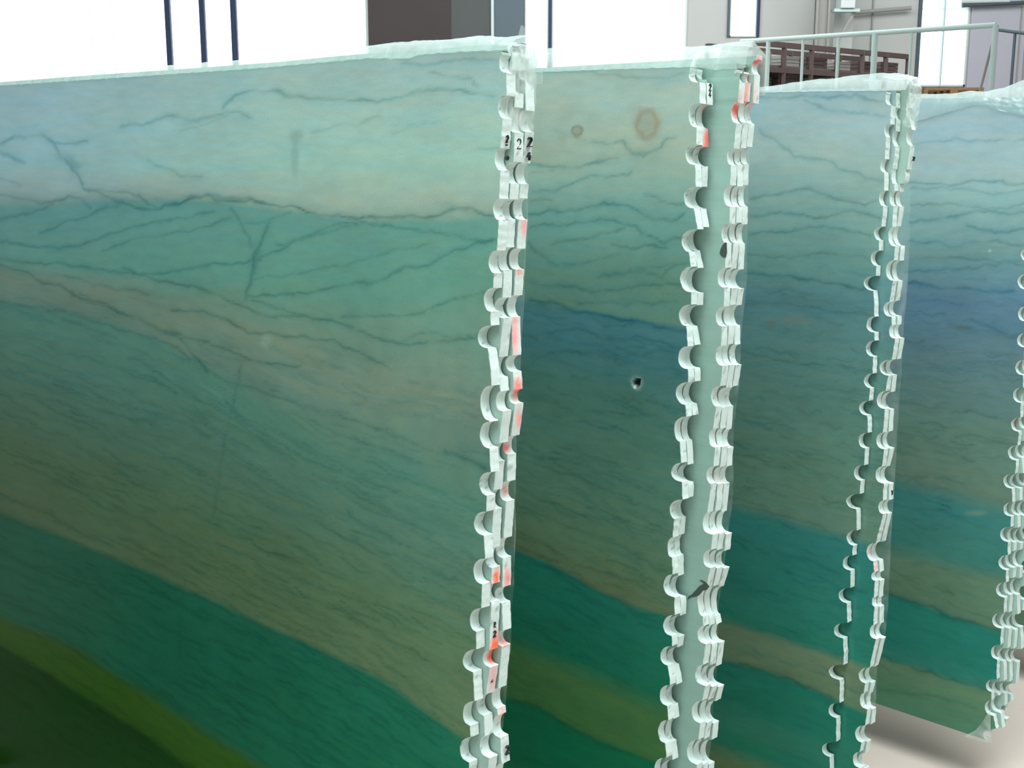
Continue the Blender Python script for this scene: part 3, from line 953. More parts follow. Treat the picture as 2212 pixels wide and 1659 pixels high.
top1 = top_line(1, 0, [(-400, 214), (0, 186), (270, 168), (540, 150), (700, 136), (800, 127), (880, 128), (905, 121), (925, 118), (1020, 112), (1084, 110)])
Z1 = bottom_z(1) - 0.115
slab1a = make_slab(1, 0, outline(1, 0, E1A), Z1, top1, 3.1, SPEC1,
                   'nearest blue-green quartzite slab, its wide veined face filling the left half', GR[1], 330,
                   paint=[(1088, 566, 9, 9, RED, .7), (1052, 1215, 8, 6, RED, .55), (1062, 1250, 7, 14, ORANGE, .9), (1070, 1100, 5, 8, PINK, .5)], seed=1)
G1 = 0.0015
w1b = THICK + G1
slab1b = make_slab(1, w1b, outline(1, w1b, from_tables(BX, NB, 15, 2)), Z1, lambda x: top1(x) + .012, 3.1, SPEC1,
                   'middle slab of the nearest bundle, pressed behind its big veined front slab', GR[1], 14, face_mode='plain',
                   paint=[(1072, 1248, 8, 24, ORANGE, .95), (1070, 1395, 12, 30, ORANGE, .95), (1062, 1418, 12, 18, ORANGE, .95), (1093, 1010, 5, 22, PINK, .7),
                          (1066, 1460, 12, 40, PINK, .6), (1097, 866, 6, 16, RED, .7), (1080, 1370, 8, 20, RED, .7)], seed=2)
w1c = w1b + THICK + 0.004
slab1c = make_slab(1, w1c, outline(1, w1c, from_tables(CX, NC, 14, 3)), Z1, lambda x: top1(x) + .020, 3.1, SPEC1,
                   'rear slab of the nearest bundle, its rough end daubed pink', GR[1], 14, face_mode='plain',
                   paint=[(1133, 490, 9, 26, PINK, .8), (1122, 588, 8, 12, ORANGE, .5), (1110, 730, 12, 40, PINK, .9), (1118, 840, 14, 30, RED, .8),
                          (1122, 905, 9, 24, PINK, .9), (1090, 968, 12, 16, RED, .8), (1092, 1060, 8, 14, PINK, .8), (1096, 1250, 8, 30, RED, .75),
                          (1112, 690, 8, 10, RED, .6), (1090, 1385, 12, 14, PINK, .9), (1085, 1540, 10, 20, PINK, .6)], seed=3)
# ---- bundle 2: two slabs, then three more standing proud
top2 = top_line(2, 0, [(1000, 164), (1140, 158), (1320, 151), (1491, 146)])
Z2 = bottom_z(2)
h2 = to_local(2, 1375, 827)
slab2a = make_slab(2, 0, outline(2, 0, E2A), Z2, top2, 3.0, SPEC2,
                   'front slab of the second bundle, with two brown knots near its top', GR[2], 170,
                   paint=[(1495, 330, 9, 8, (90, 90, 90), .5)], hole=(h2[0], h2[1], 0.0105), seed=11)
w2b = THICK + 0.005
E2A2 = shifted(E2A, 13, 5, 5)
slab2b = make_slab(2, w2b, outline(2, w2b, E2A2), Z2, lambda x: top2(x) + .010, 3.0, SPEC2,
                   'second slab of the second bundle, touching the knotted slab, end painted red near the top', GR[2], 14, face_mode='plain',
                   paint=[(1524, 240, 10, 14, RED, .8), (1528, 300, 10, 34, RED, .95), (1518, 325, 10, 12, RED, .8)], seed=12)
w2c = w2b + THICK + 0.012
slab2c = make_slab(2, w2c, outline(2, w2c, E2B), Z2, lambda x: top2(x) + .013, 3.0, SPEC2,
                   'slab of the second bundle whose plain pale backing shows as a smooth upright strip', GR[2], 14, face_mode='mesh',
                   paint=[(1592, 205, 9, 22, PINK, .85), (1590, 238, 12, 20, RED, .9), (1545, 1020, 8, 10, PINK, .5)], seed=13)
w2d = w2c + THICK + 0.003
slab2d = make_slab(2, w2d, outline(2, w2d, shifted(E2B, 14, 4, 6)), Z2, lambda x: 0.014, 3.0, SPEC2,
                   'slab just behind the pale backed one in the second bundle, marked with pink paint', GR[2], 14, face_mode='plain',
                   paint=[(1608, 190, 12, 34, PINK, .8), (1610, 215, 9, 16, RED, .5), (1560, 1035, 10, 10, PINK, .6)], seed=14)
w2e = w2d + THICK + 0.003
E2E = shifted(E2B, 28, 4, 7)
E2E = ((1634, 118), [(128, 160, 1624, 1630, 1628)] + [n for n in E2E[1][1:]])
slab2e = make_slab(2, w2e, outline(2, w2e, E2E), Z2, lambda x: 0.034, 3.0, SPEC2,
                   'rearmost slab of the second bundle, taller, pink paint on its top corner', GR[2], 14, face_mode='plain',
                   paint=[(1632, 130, 16, 14, RED, .85), (1622, 200, 12, 40, PINK, .8)], seed=15)
# ---- bundle 3: one, then two more
top3 = top_line(3, 0, [(1500, 205), (1640, 201), (1800, 198), (1916, 197)])
Z3 = bottom_z(3)
slab3a = make_slab(3, 0, outline(3, 0, E3A), Z3, top3, 3.0, SPEC3,
                   'front slab of the third bundle, thin end with deep round drill notches', GR[3], 150, seed=21)
w3b = THICK + 0.004
slab3b = make_slab(3, w3b, outline(3, w3b, E3B), Z3, lambda x: top3(x) + .006, 3.0, SPEC3,
                   'second slab of the third bundle, a veined strip of face showing past the front one', GR[3], 90, seed=22,
                   paint=[(1886, 1190, 10, 14, PINK, .7), (1895, 1225, 10, 14, PINK, .5)])
w3c = w3b + THICK + 0.003
E3C = shifted(E3B, 12, 3, 9)
E3C = ((1964, 200), [(a, b, xl + (18 if a < 380 else 0), xb + (19 if a < 350 else 0), xe + (21 if a < 350 else 0)) for a, b, xl, xb, xe in E3C[1]])
slab3c = make_slab(3, w3c, outline(3, w3c, E3C), Z3, lambda x: top3(x) + .012, 3.0, SPEC3,
                   'rear slab of the third bundle, pale end with small black handwriting near the top', GR[3], 14, face_mode='plain', seed=23)
# ---- bundle 4
top4 = top_line(4, 0, [(1800, 216), (2000, 214), (2245, 212)])
Z4 = HEIGHT4 + 0.002
lo4 = to_local(4, 1896, 1531)
slab4a = make_slab(4, 0, outline(4, 0, E4A), Z4, top4, 3.0, SPEC4,
                   'front slab of the fourth bundle, its whole bottom edge visible above the bare floor', GR[4], 150, seed=31,
                   paint=[(2196, 912, 7, 14, RED, .8)])
LB4 = ['second slab of the fourth bundle, at the right edge of the picture',
       'third slab of the fourth bundle, sandwiched among the scalloped ends at the right edge',
       'rearmost slab of the fourth bundle, next to the floor at the right edge']
for i in range(3):
    w = (THICK + 0.004) * (i + 1)
    make_slab(4, w, outline(4, w, shifted(E4A, 15 + 14 * i, 12, 40 + i)), Z4 + (0.02 + .03 * i), lambda x, q=i: 0.003 + .004 * q, 3.0, SPEC4, LB4[i], GR[4], 14,
              face_mode='plain', seed=41 + i)
# ---- bundle 5, only a sliver seen past the fourth
E5 = shifted(E4A, 300, 3, 77)
Z5 = bottom_z(5)
SPEC5 = dict(SPEC4)
for i in range(2):
    w = (THICK + .004) * i
    make_slab(5, w, outline(5, w, E5), Z5, lambda x: 0.0, 3.0, SPEC5,
              ['teal slab glimpsed at the right edge behind the fourth bundle', 'slab behind the teal one at the right edge'][i], GR[5], 40 if i == 0 else 14,
              face_mode='stone', seed=51 + i)

# ---- an unseen bundle added in front, out of the picture to the left: it shades the lower left of the nearest slab
BUNDLE[0] = N0 * 0.66 + U * 1.80 + Vector((0, 0, 1.97))
Z0 = -(1.97 - 0.05) / UP.z
sp0 = ((0.0, 0.0), [])
for i in range(2):
    prof = []
    z = 0.0
    while z > -1.9:
        for t in range(9):
            prof.append((-0.014 * math.sin(math.pi * t / 8) ** .8, z - 0.036 * t / 8))
        z -= 0.036
        prof.append((0.002, z - 0.02))
        z -= 0.044
    make_slab(0, (THICK + .004) * i, prof, Z0, lambda x: 0.0, 2.6, SPEC1,
              ['slab beyond the left edge of the picture, facing the nearest veined slab', 'slab behind the one beyond the left edge'][i],
              'slabs outside the left edge', 14, face_mode='plain', seed=61 + i)

# ------------------------------------------------------------------ setting
FOOT = (BUNDLE[4] + UP * HEIGHT4).z
WY = 22.0                                     # back wall
XL, XR, YF, ZC = -11.0, 11.0, -7.0, 8.0
DECK = CAM_H + 0.27
M_FLOOR = material('worn_concrete_floor', (204, 190, 180), .75, noise=.10, nscale=2.2, bump=.1)
M_WALL = material('painted_hall_wall', (206, 210, 208), .8, noise=.04, nscale=1.2)
M_WALLP = material('pale_lavender_wall', (200, 200, 214), .8, noise=.04, nscale=1.2)
M_CEIL = material('hall_ceiling', (150, 155, 152), .8)
M_DARK = material('dark_brown_metal_panel', (68, 63, 63), .7, noise=.08, nscale=3)
M_GREY = material('grey_metal_panel', (88, 94, 94), .7)
M_BLUE = material('blue_grey_panel', (98, 116, 126), .7)
M_MULL = material('dark_blue_mullion', (46, 62, 96), .6)
M_FRAMEW = material('white_window_frame', (228, 238, 238), .5)
M_RAIL = material('pale_painted_rail', (206, 230, 228), .5)
M_RACK = material('dark_brown_rack_steel', (92, 78, 76), .7, noise=.1, nscale=10)
M_RACKB = material('stored_dark_boards', (112, 100, 98), .8, noise=.15, nscale=6)
M_TAUPE = material('taupe_steel_column', (168, 168, 164), .6)
M_TIMBER = material('rough_timber', (150, 120, 88), .85, noise=.2, nscale=18, bump=.3)
M_STEEL = material('painted_steel_post', (88, 104, 112), .5, metal=.3)


def glass_material():
    m = bpy.data.materials.new('window_glass')
    m.use_nodes = True
    nt = m.node_tree
    nt.nodes.remove(nt.nodes['Principled BSDF'])
    tr = nt.nodes.new('ShaderNodeBsdfTransparent')
    gl = nt.nodes.new('ShaderNodeBsdfGlossy')
    gl.inputs['Roughness'].default_value = .05
    mx = nt.nodes.new('ShaderNodeMixShader')
    mx.inputs[0].default_value = .06
    nt.links.new(tr.outputs[0], mx.inputs[1])
    nt.links.new(gl.outputs[0], mx.inputs[2])
    nt.links.new(mx.outputs[0], nt.nodes['Material Output'].inputs['Surface'])
    return m


M_GLASS = glass_material()
M_FROST = film_material('frosted_glazing_strip', .72, wrinkle=.1)


def X(px, Y):
    return at_y(px, 300, Y).x


def Z(py, Y):
    return at_y(1106, py, Y).z


tag(MB().box(XL, XR, YF, WY + .3, -0.1, 0).build('floor', M_FLOOR), kind='structure')
tag(MB().box(XL, XR, YF, WY + .3, ZC, ZC + .15).build('ceiling', M_CEIL), kind='structure')
tag(MB().box(XL - .2, XL, YF, 1.87, 0, ZC).box(XL - .2, XL, 2.06, WY + .3, 0, ZC).box(XL - .2, XL, 1.87, 2.06, 0, 3.38)
    .box(XL - .2, XL, 1.87, 2.06, 3.73, ZC).build('wall_left', M_WALL), kind='structure')
tag(MB().box(XR, XR + .2, YF, WY + .3, 0, ZC).build('wall_right', M_WALL), kind='structure')
tag(MB().box(XL, XR, YF - .2, YF, 0, ZC).build('wall_front', M_WALL), kind='structure')
# back wall with its openings: (px left, px right, py top, py bottom)
OPEN = [(-150, 802, -420, 420), (1133, 1183, -420, 420), (1190, 1476, -420, 420), (1567, 1628, -330, 80), (1970, 2074, -330, 187)]
wb = MB()
edges = [XL] + [X(p, WY) for o in OPEN for p in o[:2]] + [XR]
for i in range(0, len(edges), 2):
    x0, x1 = edges[i], edges[i + 1]
    (wb).box(x0, x1, WY, WY + .25, 0, ZC)
for a, b, t, bo in OPEN:
    wb.box(X(a, WY), X(b, WY), WY, WY + .25, 0, Z(bo, WY))
    wb.box(X(a, WY), X(b, WY), WY, WY + .25, min(Z(t, WY), ZC - .2), ZC)
tag(wb.build('wall_back', M_WALL), kind='structure')
# wall cladding: sheet joints and a lavender grey stretch on the right
pn = MB()
pn.box(X(2078, WY), XR, WY - .03, WY, DECK, ZC)
tag(pn.build('trim_1', M_WALLP), kind='structure')


def window(n, o, bars, frame_w=.05, frame_mat=None, barmat=None):
    a, b, t, bo = o
    x0, x1, z0, z1 = X(a, WY), X(b, WY), Z(bo, WY), min(Z(t, WY), ZC - .2)
    fm = frame_mat or M_FRAMEW
    m = MB()
    w = frame_w
    m.box(x0, x0 + w, WY - .04, WY + .12, z0, z1).box(x1 - w, x1, WY - .04, WY + .12, z0, z1)
    m.box(x0, x1, WY - .04, WY + .12, z0, z0 + w).box(x0, x1, WY - .04, WY + .12, z1 - w, z1)
    r = m.build('window_%d' % n, fm)
    tag(r, kind='structure')
    MB().box(x0 + w, x1 - w, WY + .05, WY + .06, z0 + w, z1 - w).build('pane', M_GLASS, r)
    for (pa, pb, mat) in bars:
        MB().box(X(pa, WY), X(pb, WY), WY - .06, WY + .04, z0, z1).build('mullion', mat, r)
    return r


w1 = window(1, OPEN[0], [(372, 383, M_MULL), (445, 456, M_MULL), (511, 523, M_MULL), (212, 240, M_FROST), (259, 266, M_FROST)])
window(2, OPEN[1], [], .02)
window(3, OPEN[2], [(1418, 1424, M_FROST), (1446, 1470, M_FROST)], .03)
window(4, OPEN[3], [(1562, 1567, M_STEEL), (1624, 1630, M_MULL)], .02)
w5 = window(5, OPEN[4], [(1966, 1972, M_STEEL), (2019, 2022, M_RAIL)], .03)
MB().box(X(1972, WY), X(2074, WY), WY - .05, WY + .03, Z(22, WY), Z(17, WY)).build('mullion', M_FROST, w5)
w6 = tag(MB().box(XL - .1, XL + .02, 1.86, 1.88, 3.37, 3.74).box(XL - .1, XL + .02, 2.05, 2.07, 3.37, 3.74)
         .box(XL - .1, XL + .02, 1.88, 2.05, 3.37, 3.39).box(XL - .1, XL + .02, 1.88, 2.05, 3.72, 3.74).build('window_6', M_FRAMEW), kind='structure')
for q in range(4):
    MB().box(XL - .08, XL, 1.88, 2.05, 3.45 + q * .065, 3.456 + q * .065).build('glazing_bar', M_TAUPE, w6)
MB().box(XL - .12, XL - .11, 1.87, 2.06, 3.38, 3.73).build('pane', M_GLASS, w6)
# dark sliding doors between the windows
d1 = MB().box(X(802, WY) + .01, X(977, WY), WY - .16, WY - .08, 0, 6.6).build('door_1', M_DARK)
tag(d1, kind='structure')
MB().box(X(977, WY), X(1062, WY), WY - .13, WY - .06, 0, 6.6).build('panel', M_GREY, d1)
MB().box(X(1062, WY), X(1068, WY), WY - .18, WY - .06, 0, 6.6).build('jamb', M_RAIL, d1)
MB().box(X(1068, WY), X(1132, WY), WY - .13, WY - .06, 0, 6.6).build('panel', M_BLUE, d1)
MB().box(X(1183, WY), X(1190, WY), WY - .10, WY + .05, 0, 6.6).build('jamb', M_MULL, d1)
# the raised platform with its columns
fz = MB().box(X(1500, 16), XR, 13.2, WY, DECK - .22, DECK).build('floor_mezzanine', material('platform_deck', (150, 138, 130), .8))
tag(fz, kind='structure')
for cx_ in (2.8, 6.0, 9.5):
    for cy_ in (13.6, 18.0):
        MB().box(cx_ - .1, cx_ + .1, cy_ - .1, cy_ + .1, 0, DECK - .22).build('column', M_TAUPE, fz)
# steel column and a wall bracket with a heater box
c1 = MB()
x0, x1 = X(1748, 21), X(1776, 21)
c1.box(x0, x0 + .03, 20.9, 21.1, DECK, ZC).box(x1 - .03, x1, 20.9, 21.1, DECK, ZC).box(x0, x1, 20.98, 21.02, DECK, ZC)
c1.bar((x0 + .015, 20.95, DECK), (x0 + .015, 20.95, DECK + .01), .2)
tag(c1.build('trim_2', M_TAUPE), kind='structure')
tag(MB().box(X(1786, 21.4), X(1826, 21.4), 21.3, 21.8, DECK, ZC).build('trim_3', M_WALL), kind='structure')
hb = empty('wall_heater', (X(1812, 20.9), 20.9, Z(26, 20.9)))
tag(hb, 'pale wall heater on a bracket beside the steel column in the background', 'heater')
hw = X(1827, 20.9) - X(1797, 20.9)
MB().box(-hw / 2, hw / 2, -.15, .2, .05, .62).build('housing', M_FRAMEW, hb, .01)
MB().box(-hw * .3, hw * .1, -.16, -.14, .18, .52).build('grille', M_TAUPE, hb)
MB().bar((-hw * .9, 0, .02), (hw * .9, 0, .02), .2, .05).build('shelf', M_RAIL, hb)
MB().bar((hw * .6, 0, 0), (-hw * .2, 0, -.35), .04).build('brace', M_TAUPE, hb)
# service pipes along the wall
for n_, (a, b, mat, r_) in enumerate([((1826, 29), (1968, 17), M_TAUPE, .035), ((2078, 12), (2212, 6), M_STEEL, .035), ((2076, 3), (2180, 1), M_FRAMEW, .04)]):
    Ya = WY - .15
    o = MB().tube(at_y(*a, Ya), at_y(*b, Ya), r_).build('wall_pipe', mat)
    tag(o, ['thin grey pipe on the back wall between the heater and the tall window', 'dark pipe on the back wall right of the tall window',
            'white pipe at the very top edge, right of the tall window'][n_], 'pipe')
# wall sheet joints on the right
for i, pxx in enumerate((1869, 2183, 2196)):
    tag(MB().box(X(pxx, WY) - .012, X(pxx, WY) + .012, WY - .05, WY - .0, DECK, ZC).build('trim_%d' % (4 + i), M_TAUPE), kind='structure')
tag(MB().box(X(2078, WY), XR, WY - .06, WY - .02, Z(12, WY) - .02, Z(12, WY) + .02).build('trim_7', M_WALL), kind='structure')

# railing of the platform
rl = empty('platform_railing', (X(1620, 16), 16, DECK))
tag(rl, 'pale tubular railing along the raised platform behind the third bundle', 'railing')
org = Vector((X(1620, 16), 16, DECK))
A_, B_ = at_y(1600, 90, 16.1), at_y(2151, 54, 13.9)
MB().tube(A_ - org, B_ - org, .030).build('top_rail', M_RAIL, rl)
for pxx, rr in ((1660, .028), (1735, .018), (1812, .02), (1891, .036), (1970, .018), (2151, .034)):
    # point on the rail line at this px
    lo, hi = 0.0, 1.0
    for _ in range(40):
        t = (lo + hi) / 2
        P = A_.lerp(B_, t)
        q = P - EYE
        if W / 2 + F * q.x / q.dot(fwd) < pxx:
            lo = t
        else:
            hi = t
    P = A_.lerp(B_, t)
    MB().tube(Vector((P.x, P.y, DECK)) - org, P - org, rr).build('post', M_RAIL, rl)
rl2 = empty('rear_railing', (X(2152, 17), 17, DECK))
tag(rl2, 'dark thin railing running off the right edge behind the pale one', 'railing')
o2 = Vector((X(2152, 17), 17, DECK))
MB().tube(at_y(2152, 64, 17) - o2, at_y(2260, 78, 16) - o2, .022).build('top_rail', M_STEEL, rl2)
for pxx in (2193, 2240):
    yy = 17 - (pxx - 2152) / 108
    P = at_y(pxx, 64 + (pxx - 2152) * .13, yy)
    MB().tube(Vector((P.x, P.y, DECK)) - o2, P - o2, .02).build('post', M_STEEL, rl2)
tag(MB().tube(Vector((at_y(2106, 190, 14.3).x, 14.3, DECK)), at_y(2147, 80, 14.06), .014).build('leaning_bar', M_TAUPE), 'thin bar leaning against the end post of the pale railing', 'bar')

# racks of dark boards behind the railing
ra, rb = at_y(1632, 92, 16.6), at_y(1962, 128, 19.3)
rk = empty('storage_rack', (ra.x, ra.y, DECK))
tag(rk, 'long dark brown steel rack with boards behind the pale railing', 'rack')
ro = Vector((ra.x, ra.y, DECK))
dv = Vector((rb.x - ra.x, rb.y - ra.y, 0))
dn = dv.normalized()
pn_ = Vector((-dn.y, dn.x, 0))
HT = ra.z - DECK
for lvl in (0.12, .40, .68, 1.0):
    for sgn in (0, .8):
        MB().bar(pn_ * sgn + Vector((0, 0, HT * lvl)), dv + pn_ * sgn + Vector((0, 0, HT * lvl)), .06, .07).build('beam', M_RACK, rk)
    if lvl < 1:
        MB().bar(pn_ * .4 + dn * .1 + Vector((0, 0, HT * lvl + .05)), dv * .97 + pn_ * .4 + Vector((0, 0, HT * lvl + .05)), .7, .04).build('shelf', M_RACKB, rk)
L_ = dv.length
nb = 6
for i in range(nb + 1):
    for sgn in (0, .8):
        b0 = dn * (L_ * i / nb) + pn_ * sgn
        MB().bar(b0, b0 + Vector((0, 0, HT + .03)), .06).build('upright', M_RACK, rk)
rr_ = random.Random(4)
n_ = 0
for i in range(nb):
    for lvl in (.12, .40, .68):
        if rr_.random() < .85:
            c0 = ro + dn * (L_ * (i + .5) / nb) + pn_ * .4 + Vector((0, 0, HT * lvl + .071))
            hgt = rr_.uniform(.13, .20)
            wd = L_ / nb * rr_.uniform(.6, .85)
            m = MB()
            for q in range(3):
                m.bar(Vector((0, 0, hgt * (q + .5) / 3)) - dn * wd / 2, Vector((0, 0, hgt * (q + .5) / 3)) + dn * wd / 2, .55, hgt / 3 - .006)
            o = m.build('board_stack', [M_RACKB, M_RACK, M_TAUPE][rr_.randrange(3)])
            o.location = c0
            tag(o, 'stack of dark boards on the %s rack shelf, %s bay from the left' % ({.12: 'lowest', .40: 'middle', .68: 'upper'}[lvl], ('first', 'second', 'third', 'fourth', 'fifth', 'sixth')[i]),
                'boards', 'board stacks on the rack')
# pallet with white sacks at the foot of the tall window
pl = empty('wooden_pallet', (X(2030, 20), 20, DECK))
tag(pl, 'dark wooden pallet raised on blocks at the foot of the tall window', 'pallet')
zp = Z(192, 20) - DECK
pw = X(2100, 20) - X(1975, 20)
for q in range(4):
    MB().box(-pw / 2, pw / 2, -.5 + q * .3, -.36 + q * .3, zp - .04, zp).build('plank', M_TIMBER, pl)
for q in range(3):
    MB().box(-pw / 2 + q * pw / 2 - .06 * (q > 0), -pw / 2 + q * pw / 2 + .06 * (q < 2), -.5, .54, 0, zp - .04).build('block', M_TIMBER, pl)

WHICH = ['the bundle outside the left edge', 'the nearest bundle', 'the second bundle', 'the third bundle', 'the fourth bundle', 'the last bundle at the right']
# timber bearers under each bundle and steel posts the slabs lean on
for k, nsl in ((0, 2), (1, 3), (2, 5), (3, 3), (4, 4), (5, 2)):
    zb = {1: Z1, 0: Z0}.get(k, bottom_z(k))
    foot = BUNDLE[k] + UP * zb
    tot = (THICK + .008) * nsl
    for j, sx in enumerate((-.75, -2.2)):
        c = foot + S * sx
        ht = c.z - tot * math.sin(TAU) - 0.004
        m = MB()
        p = Vector((c.x, c.y, 0)) - N0 * .10
        q = Vector((c.x, c.y, 0)) + N0 * (tot + .22)
        m.bar(p + Vector((0, 0, ht / 2)), q + Vector((0, 0, ht / 2)), .09, ht)
        o = m.build('timber_bearer', M_TIMBER)
        tag(o, 'timber bearer on the floor under %s, %s' % (WHICH[k], ('near its scalloped end', 'far along it')[j]), 'timber', 'bearers under the slab bundles')
        top = BUNDLE[k] + UP * (-.25) + S * sx + NRM * (tot + .012)
        base = BUNDLE[k] + UP * zb + S * sx + NRM * (tot + .012)
        m = MB().bar(Vector((base.x, base.y, 0)) + N0 * .03, top + N0 * .03, .05)
        m.bar(Vector((base.x, base.y, .03)) + N0 * .03, Vector((base.x, base.y, .03)) + N0 * .35, .05)
        o = m.build('support_post', M_STEEL)
        tag(o, 'steel post that %s leans against, %s' % (WHICH[k], ('near its scalloped end', 'far along it')[j]), 'post', 'posts behind the slab bundles')

# ------------------------------------------------------------------ plastic film
M_FILM = film_material('cloudy_plastic_film', .42, color=(.80, .89, .87), wrinkle=.2, rough=.4)
M_FILM2 = film_material('clear_plastic_film', .13, wrinkle=.6, rough=.12)
M_CRUMP = film_material('crumpled_plastic_film', .42, color=(.95, 1.0, .98), wrinkle=.45, rough=.4)


def sheet(name, mat, parent, P, nu, nv, smooth=True):
    """grid surface from a numpy function P(u, v) -> (x, y, z) in bundle coordinates"""
    u, v = np.meshgrid(np.linspace(0, 1, nu), np.linspace(0, 1, nv), indexing='ij')
    x, y, z = P(u.ravel(), v.ravel())
    verts = np.stack([x, y, z], 1)
    idx = np.arange(nu * nv).reshape(nu, nv)
    q = np.stack([idx[:-1, :-1].ravel(), idx[1:, :-1].ravel(), idx[1:, 1:].ravel(), idx[:-1, 1:].ravel()], 1)
    me = bpy.data.meshes.new(name)
    me.from_pydata(verts.tolist(), [], q.tolist())
    if smooth:
        me.polygons.foreach_set('use_smooth', [True] * len(me.polygons))
    me.materials.append(mat)
    me.update()
    return link(name, me, parent)


def wrap(k, label):
    e = bpy.data.objects.new('plastic_wrap', None)
    COL.objects.link(e)
    e.matrix_world = frame(k)
    e.empty_display_size = .1
    return tag(e, label, 'plastic film', 'film wrapped round the bundles')


def top_sheet(k, parent, total, ridge, x1, seed, topfn, length=3.0, back_drop=.05, y_far=-.0015):
    """film tented over the top edges; ridge: [(photo px, photo py)] of its silhouette"""
    yr = total * .62
    rx = sorted(to_local(k, a, b, yr) for a, b in ridge)
    RX, RZ = [p[0] for p in rx], [p[1] for p in rx]

    def P(u, v):
        x = x1 - (length + x1) * (u ** 1.9)
        hz = np.interp(x, RX, RZ)
        t0 = np.array([topfn(a) for a in x])
        front = -.0015 + (y_far + .0015) * np.clip((x - .004) / .02, 0, 1)
        yb = total + .006
        yy = np.where(v < .5, front + (np.maximum(yr, front + .01) - front) * v / .5, np.interp(v, [.5, .8, 1], [yr, yb, yb + .004]))
        prof = np.interp(v, [0, .12, .5, .8, 1], [0, .62, 1, .55, -1.4])
        rise = hz - t0
        wr = fbm(x * 16, v * 3, seed, 4) * .0045 * np.sin(np.pi * np.clip(v * 1.2, 0, 1))
        z = t0 + .0012 + rise * prof + wr
        z = np.where(v > .8, t0 + .0012 + rise * .55 + (v - .8) / .2 * (-back_drop - rise * .55), z)
        return x, yy, z
    return sheet('top_sheet', M_FILM, parent, P, 260, 22)


def crumple(k, parent, x0, x1, y0, y1, z0, z1, amp, seed, mat=None, name='crumpled_corner'):
    """bunched film hanging over a top corner"""
    def P(u, v):
        # u runs down over the end, v across the bundle
        x = np.interp(u, [0, .25, .4, 1], [x0, x1 - .012, x1, x1 - .006])
        z = np.interp(u, [0, .25, .4, 1], [z0, z0 + .004, z0 - .02, z1])
        y = y0 + (y1 - y0) * v
        a = 1 - np.abs(pnoise(u * 7 + seed, v * 5, seed)) * 2
        b = fbm(u * 14, v * 9, seed + 3, 3)
        d = amp * (.6 * a + .6 * b)
        fade = np.clip(u * 5, 0, 1)
        return x + d * fade * (u > .2), y + fbm(u * 9, v * 6, seed + 9, 2) * amp, z + d * .8 * (u < .5)
    return sheet(name, mat or M_CRUMP, parent, P, 46, 30, True)


def end_strip(k, parent, w, trace, seed, inset=.05):
    """clear film standing just behind the bundle, past its scalloped ends"""
    loc = sorted((to_local(k, a, b, w) for a, b in trace), key=lambda p: p[1])
    ZZ, XX = [p[1] for p in loc], [p[0] for p in loc]

    def P(u, v):
        z = ZZ[-1] + (ZZ[0] - ZZ[-1]) * u
        xe = np.interp(z, ZZ, XX) + fbm(z * 9, z * 0, seed, 3) * .003
        x = xe - inset * (1 - v)
        y = w + .004 * np.sin(v * 7 + z * 12) + .010 * fbm(z * 5, v * 2, seed + 4, 3) - .006 * (v > .93)
        return x, y, z
    return sheet('end_strip', M_FILM2, parent, P, 160, 12)


W1T = w1c + THICK
f1 = wrap(1, 'cloudy plastic film along the top of the nearest bundle, peaked at its right corner')
top_sheet(1, f1, W1T, [(0, 172), (200, 157), (380, 141), (520, 129), (700, 110), (803, 97), (900, 88), (978, 84), (1019, 78), (1100, 80)], .022, 3, top1, 3.05)
crumple(1, f1, -.02, .012, 0.008, W1T + .004, .014, -.150, .0045, 5)


def P_peak(u, v):
    return .016 + .012 * (v - .5) * (1 - u), .030 + .03 * v, .028 + u * .020 * (1 - .5 * v) + .002 * np.sin(v * 9)


sheet('film_tip', M_FILM, f1, P_peak, 8, 6)
end_strip(1, f1, W1T + .004, [(1150, 180), (1148, 300), (1143, 420), (1134, 600), (1129, 800), (1119, 1000), (1114, 1200), (1108, 1330), (1109, 1400), (1101, 1500), (1092, 1575)], 6)

W2T = w2e + THICK
f2 = wrap(2, 'cloudy plastic film along the top of the second bundle, rising at the right end')
top_sheet(2, f2, W2T, [(1100, 108), (1190, 104), (1300, 103), (1480, 101), (1540, 98), (1600, 91), (1640, 88)], 0.100, 13, top2, 3.0, y_far=w2c - .002)
end_strip(2, f2, W2T + .004, [(1634, 200), (1626, 300), (1620, 420), (1617, 500), (1613, 600), (1607, 700), (1601, 830), (1588, 930), (1583, 1090), (1570, 1200), (1557, 1307), (1556, 1358), (1551, 1442), (1543, 1509), (1538, 1595), (1533, 1660)], 16)

W3T = w3c + THICK
f3 = wrap(3, 'wrinkled plastic film humped over the top right corner of the third bundle')
top_sheet(3, f3, W3T, [(1500, 196), (1640, 190), (1700, 181), (1750, 173), (1800, 169), (1850, 164), (1900, 158), (1935, 157), (1965, 164), (1990, 176)], .050, 23, top3, 3.0)
crumple(3, f3, -.02, .050, 0.012, W3T + .006, .036, -.085, .006, 25)
end_strip(3, f3, W3T + .004, [(1976, 260), (1973, 340), (1970, 420), (1968, 500), (1961, 620), (1952, 760), (1945, 870), (1936, 1000), (1931, 1100), (1926, 1230), (1914, 1370), (1898, 1410), (1893, 1540)], 26)

W4T = (THICK + .004) * 4
f4 = wrap(4, 'plastic film folded in a pale triangle over the top of the fourth bundle')
top_sheet(4, f4, W4T, [(1800, 206), (1975, 205), (2060, 203), (2100, 197), (2130, 198), (2170, 190), (2212, 172), (2260, 160)], .06, 33, top4, 3.0)


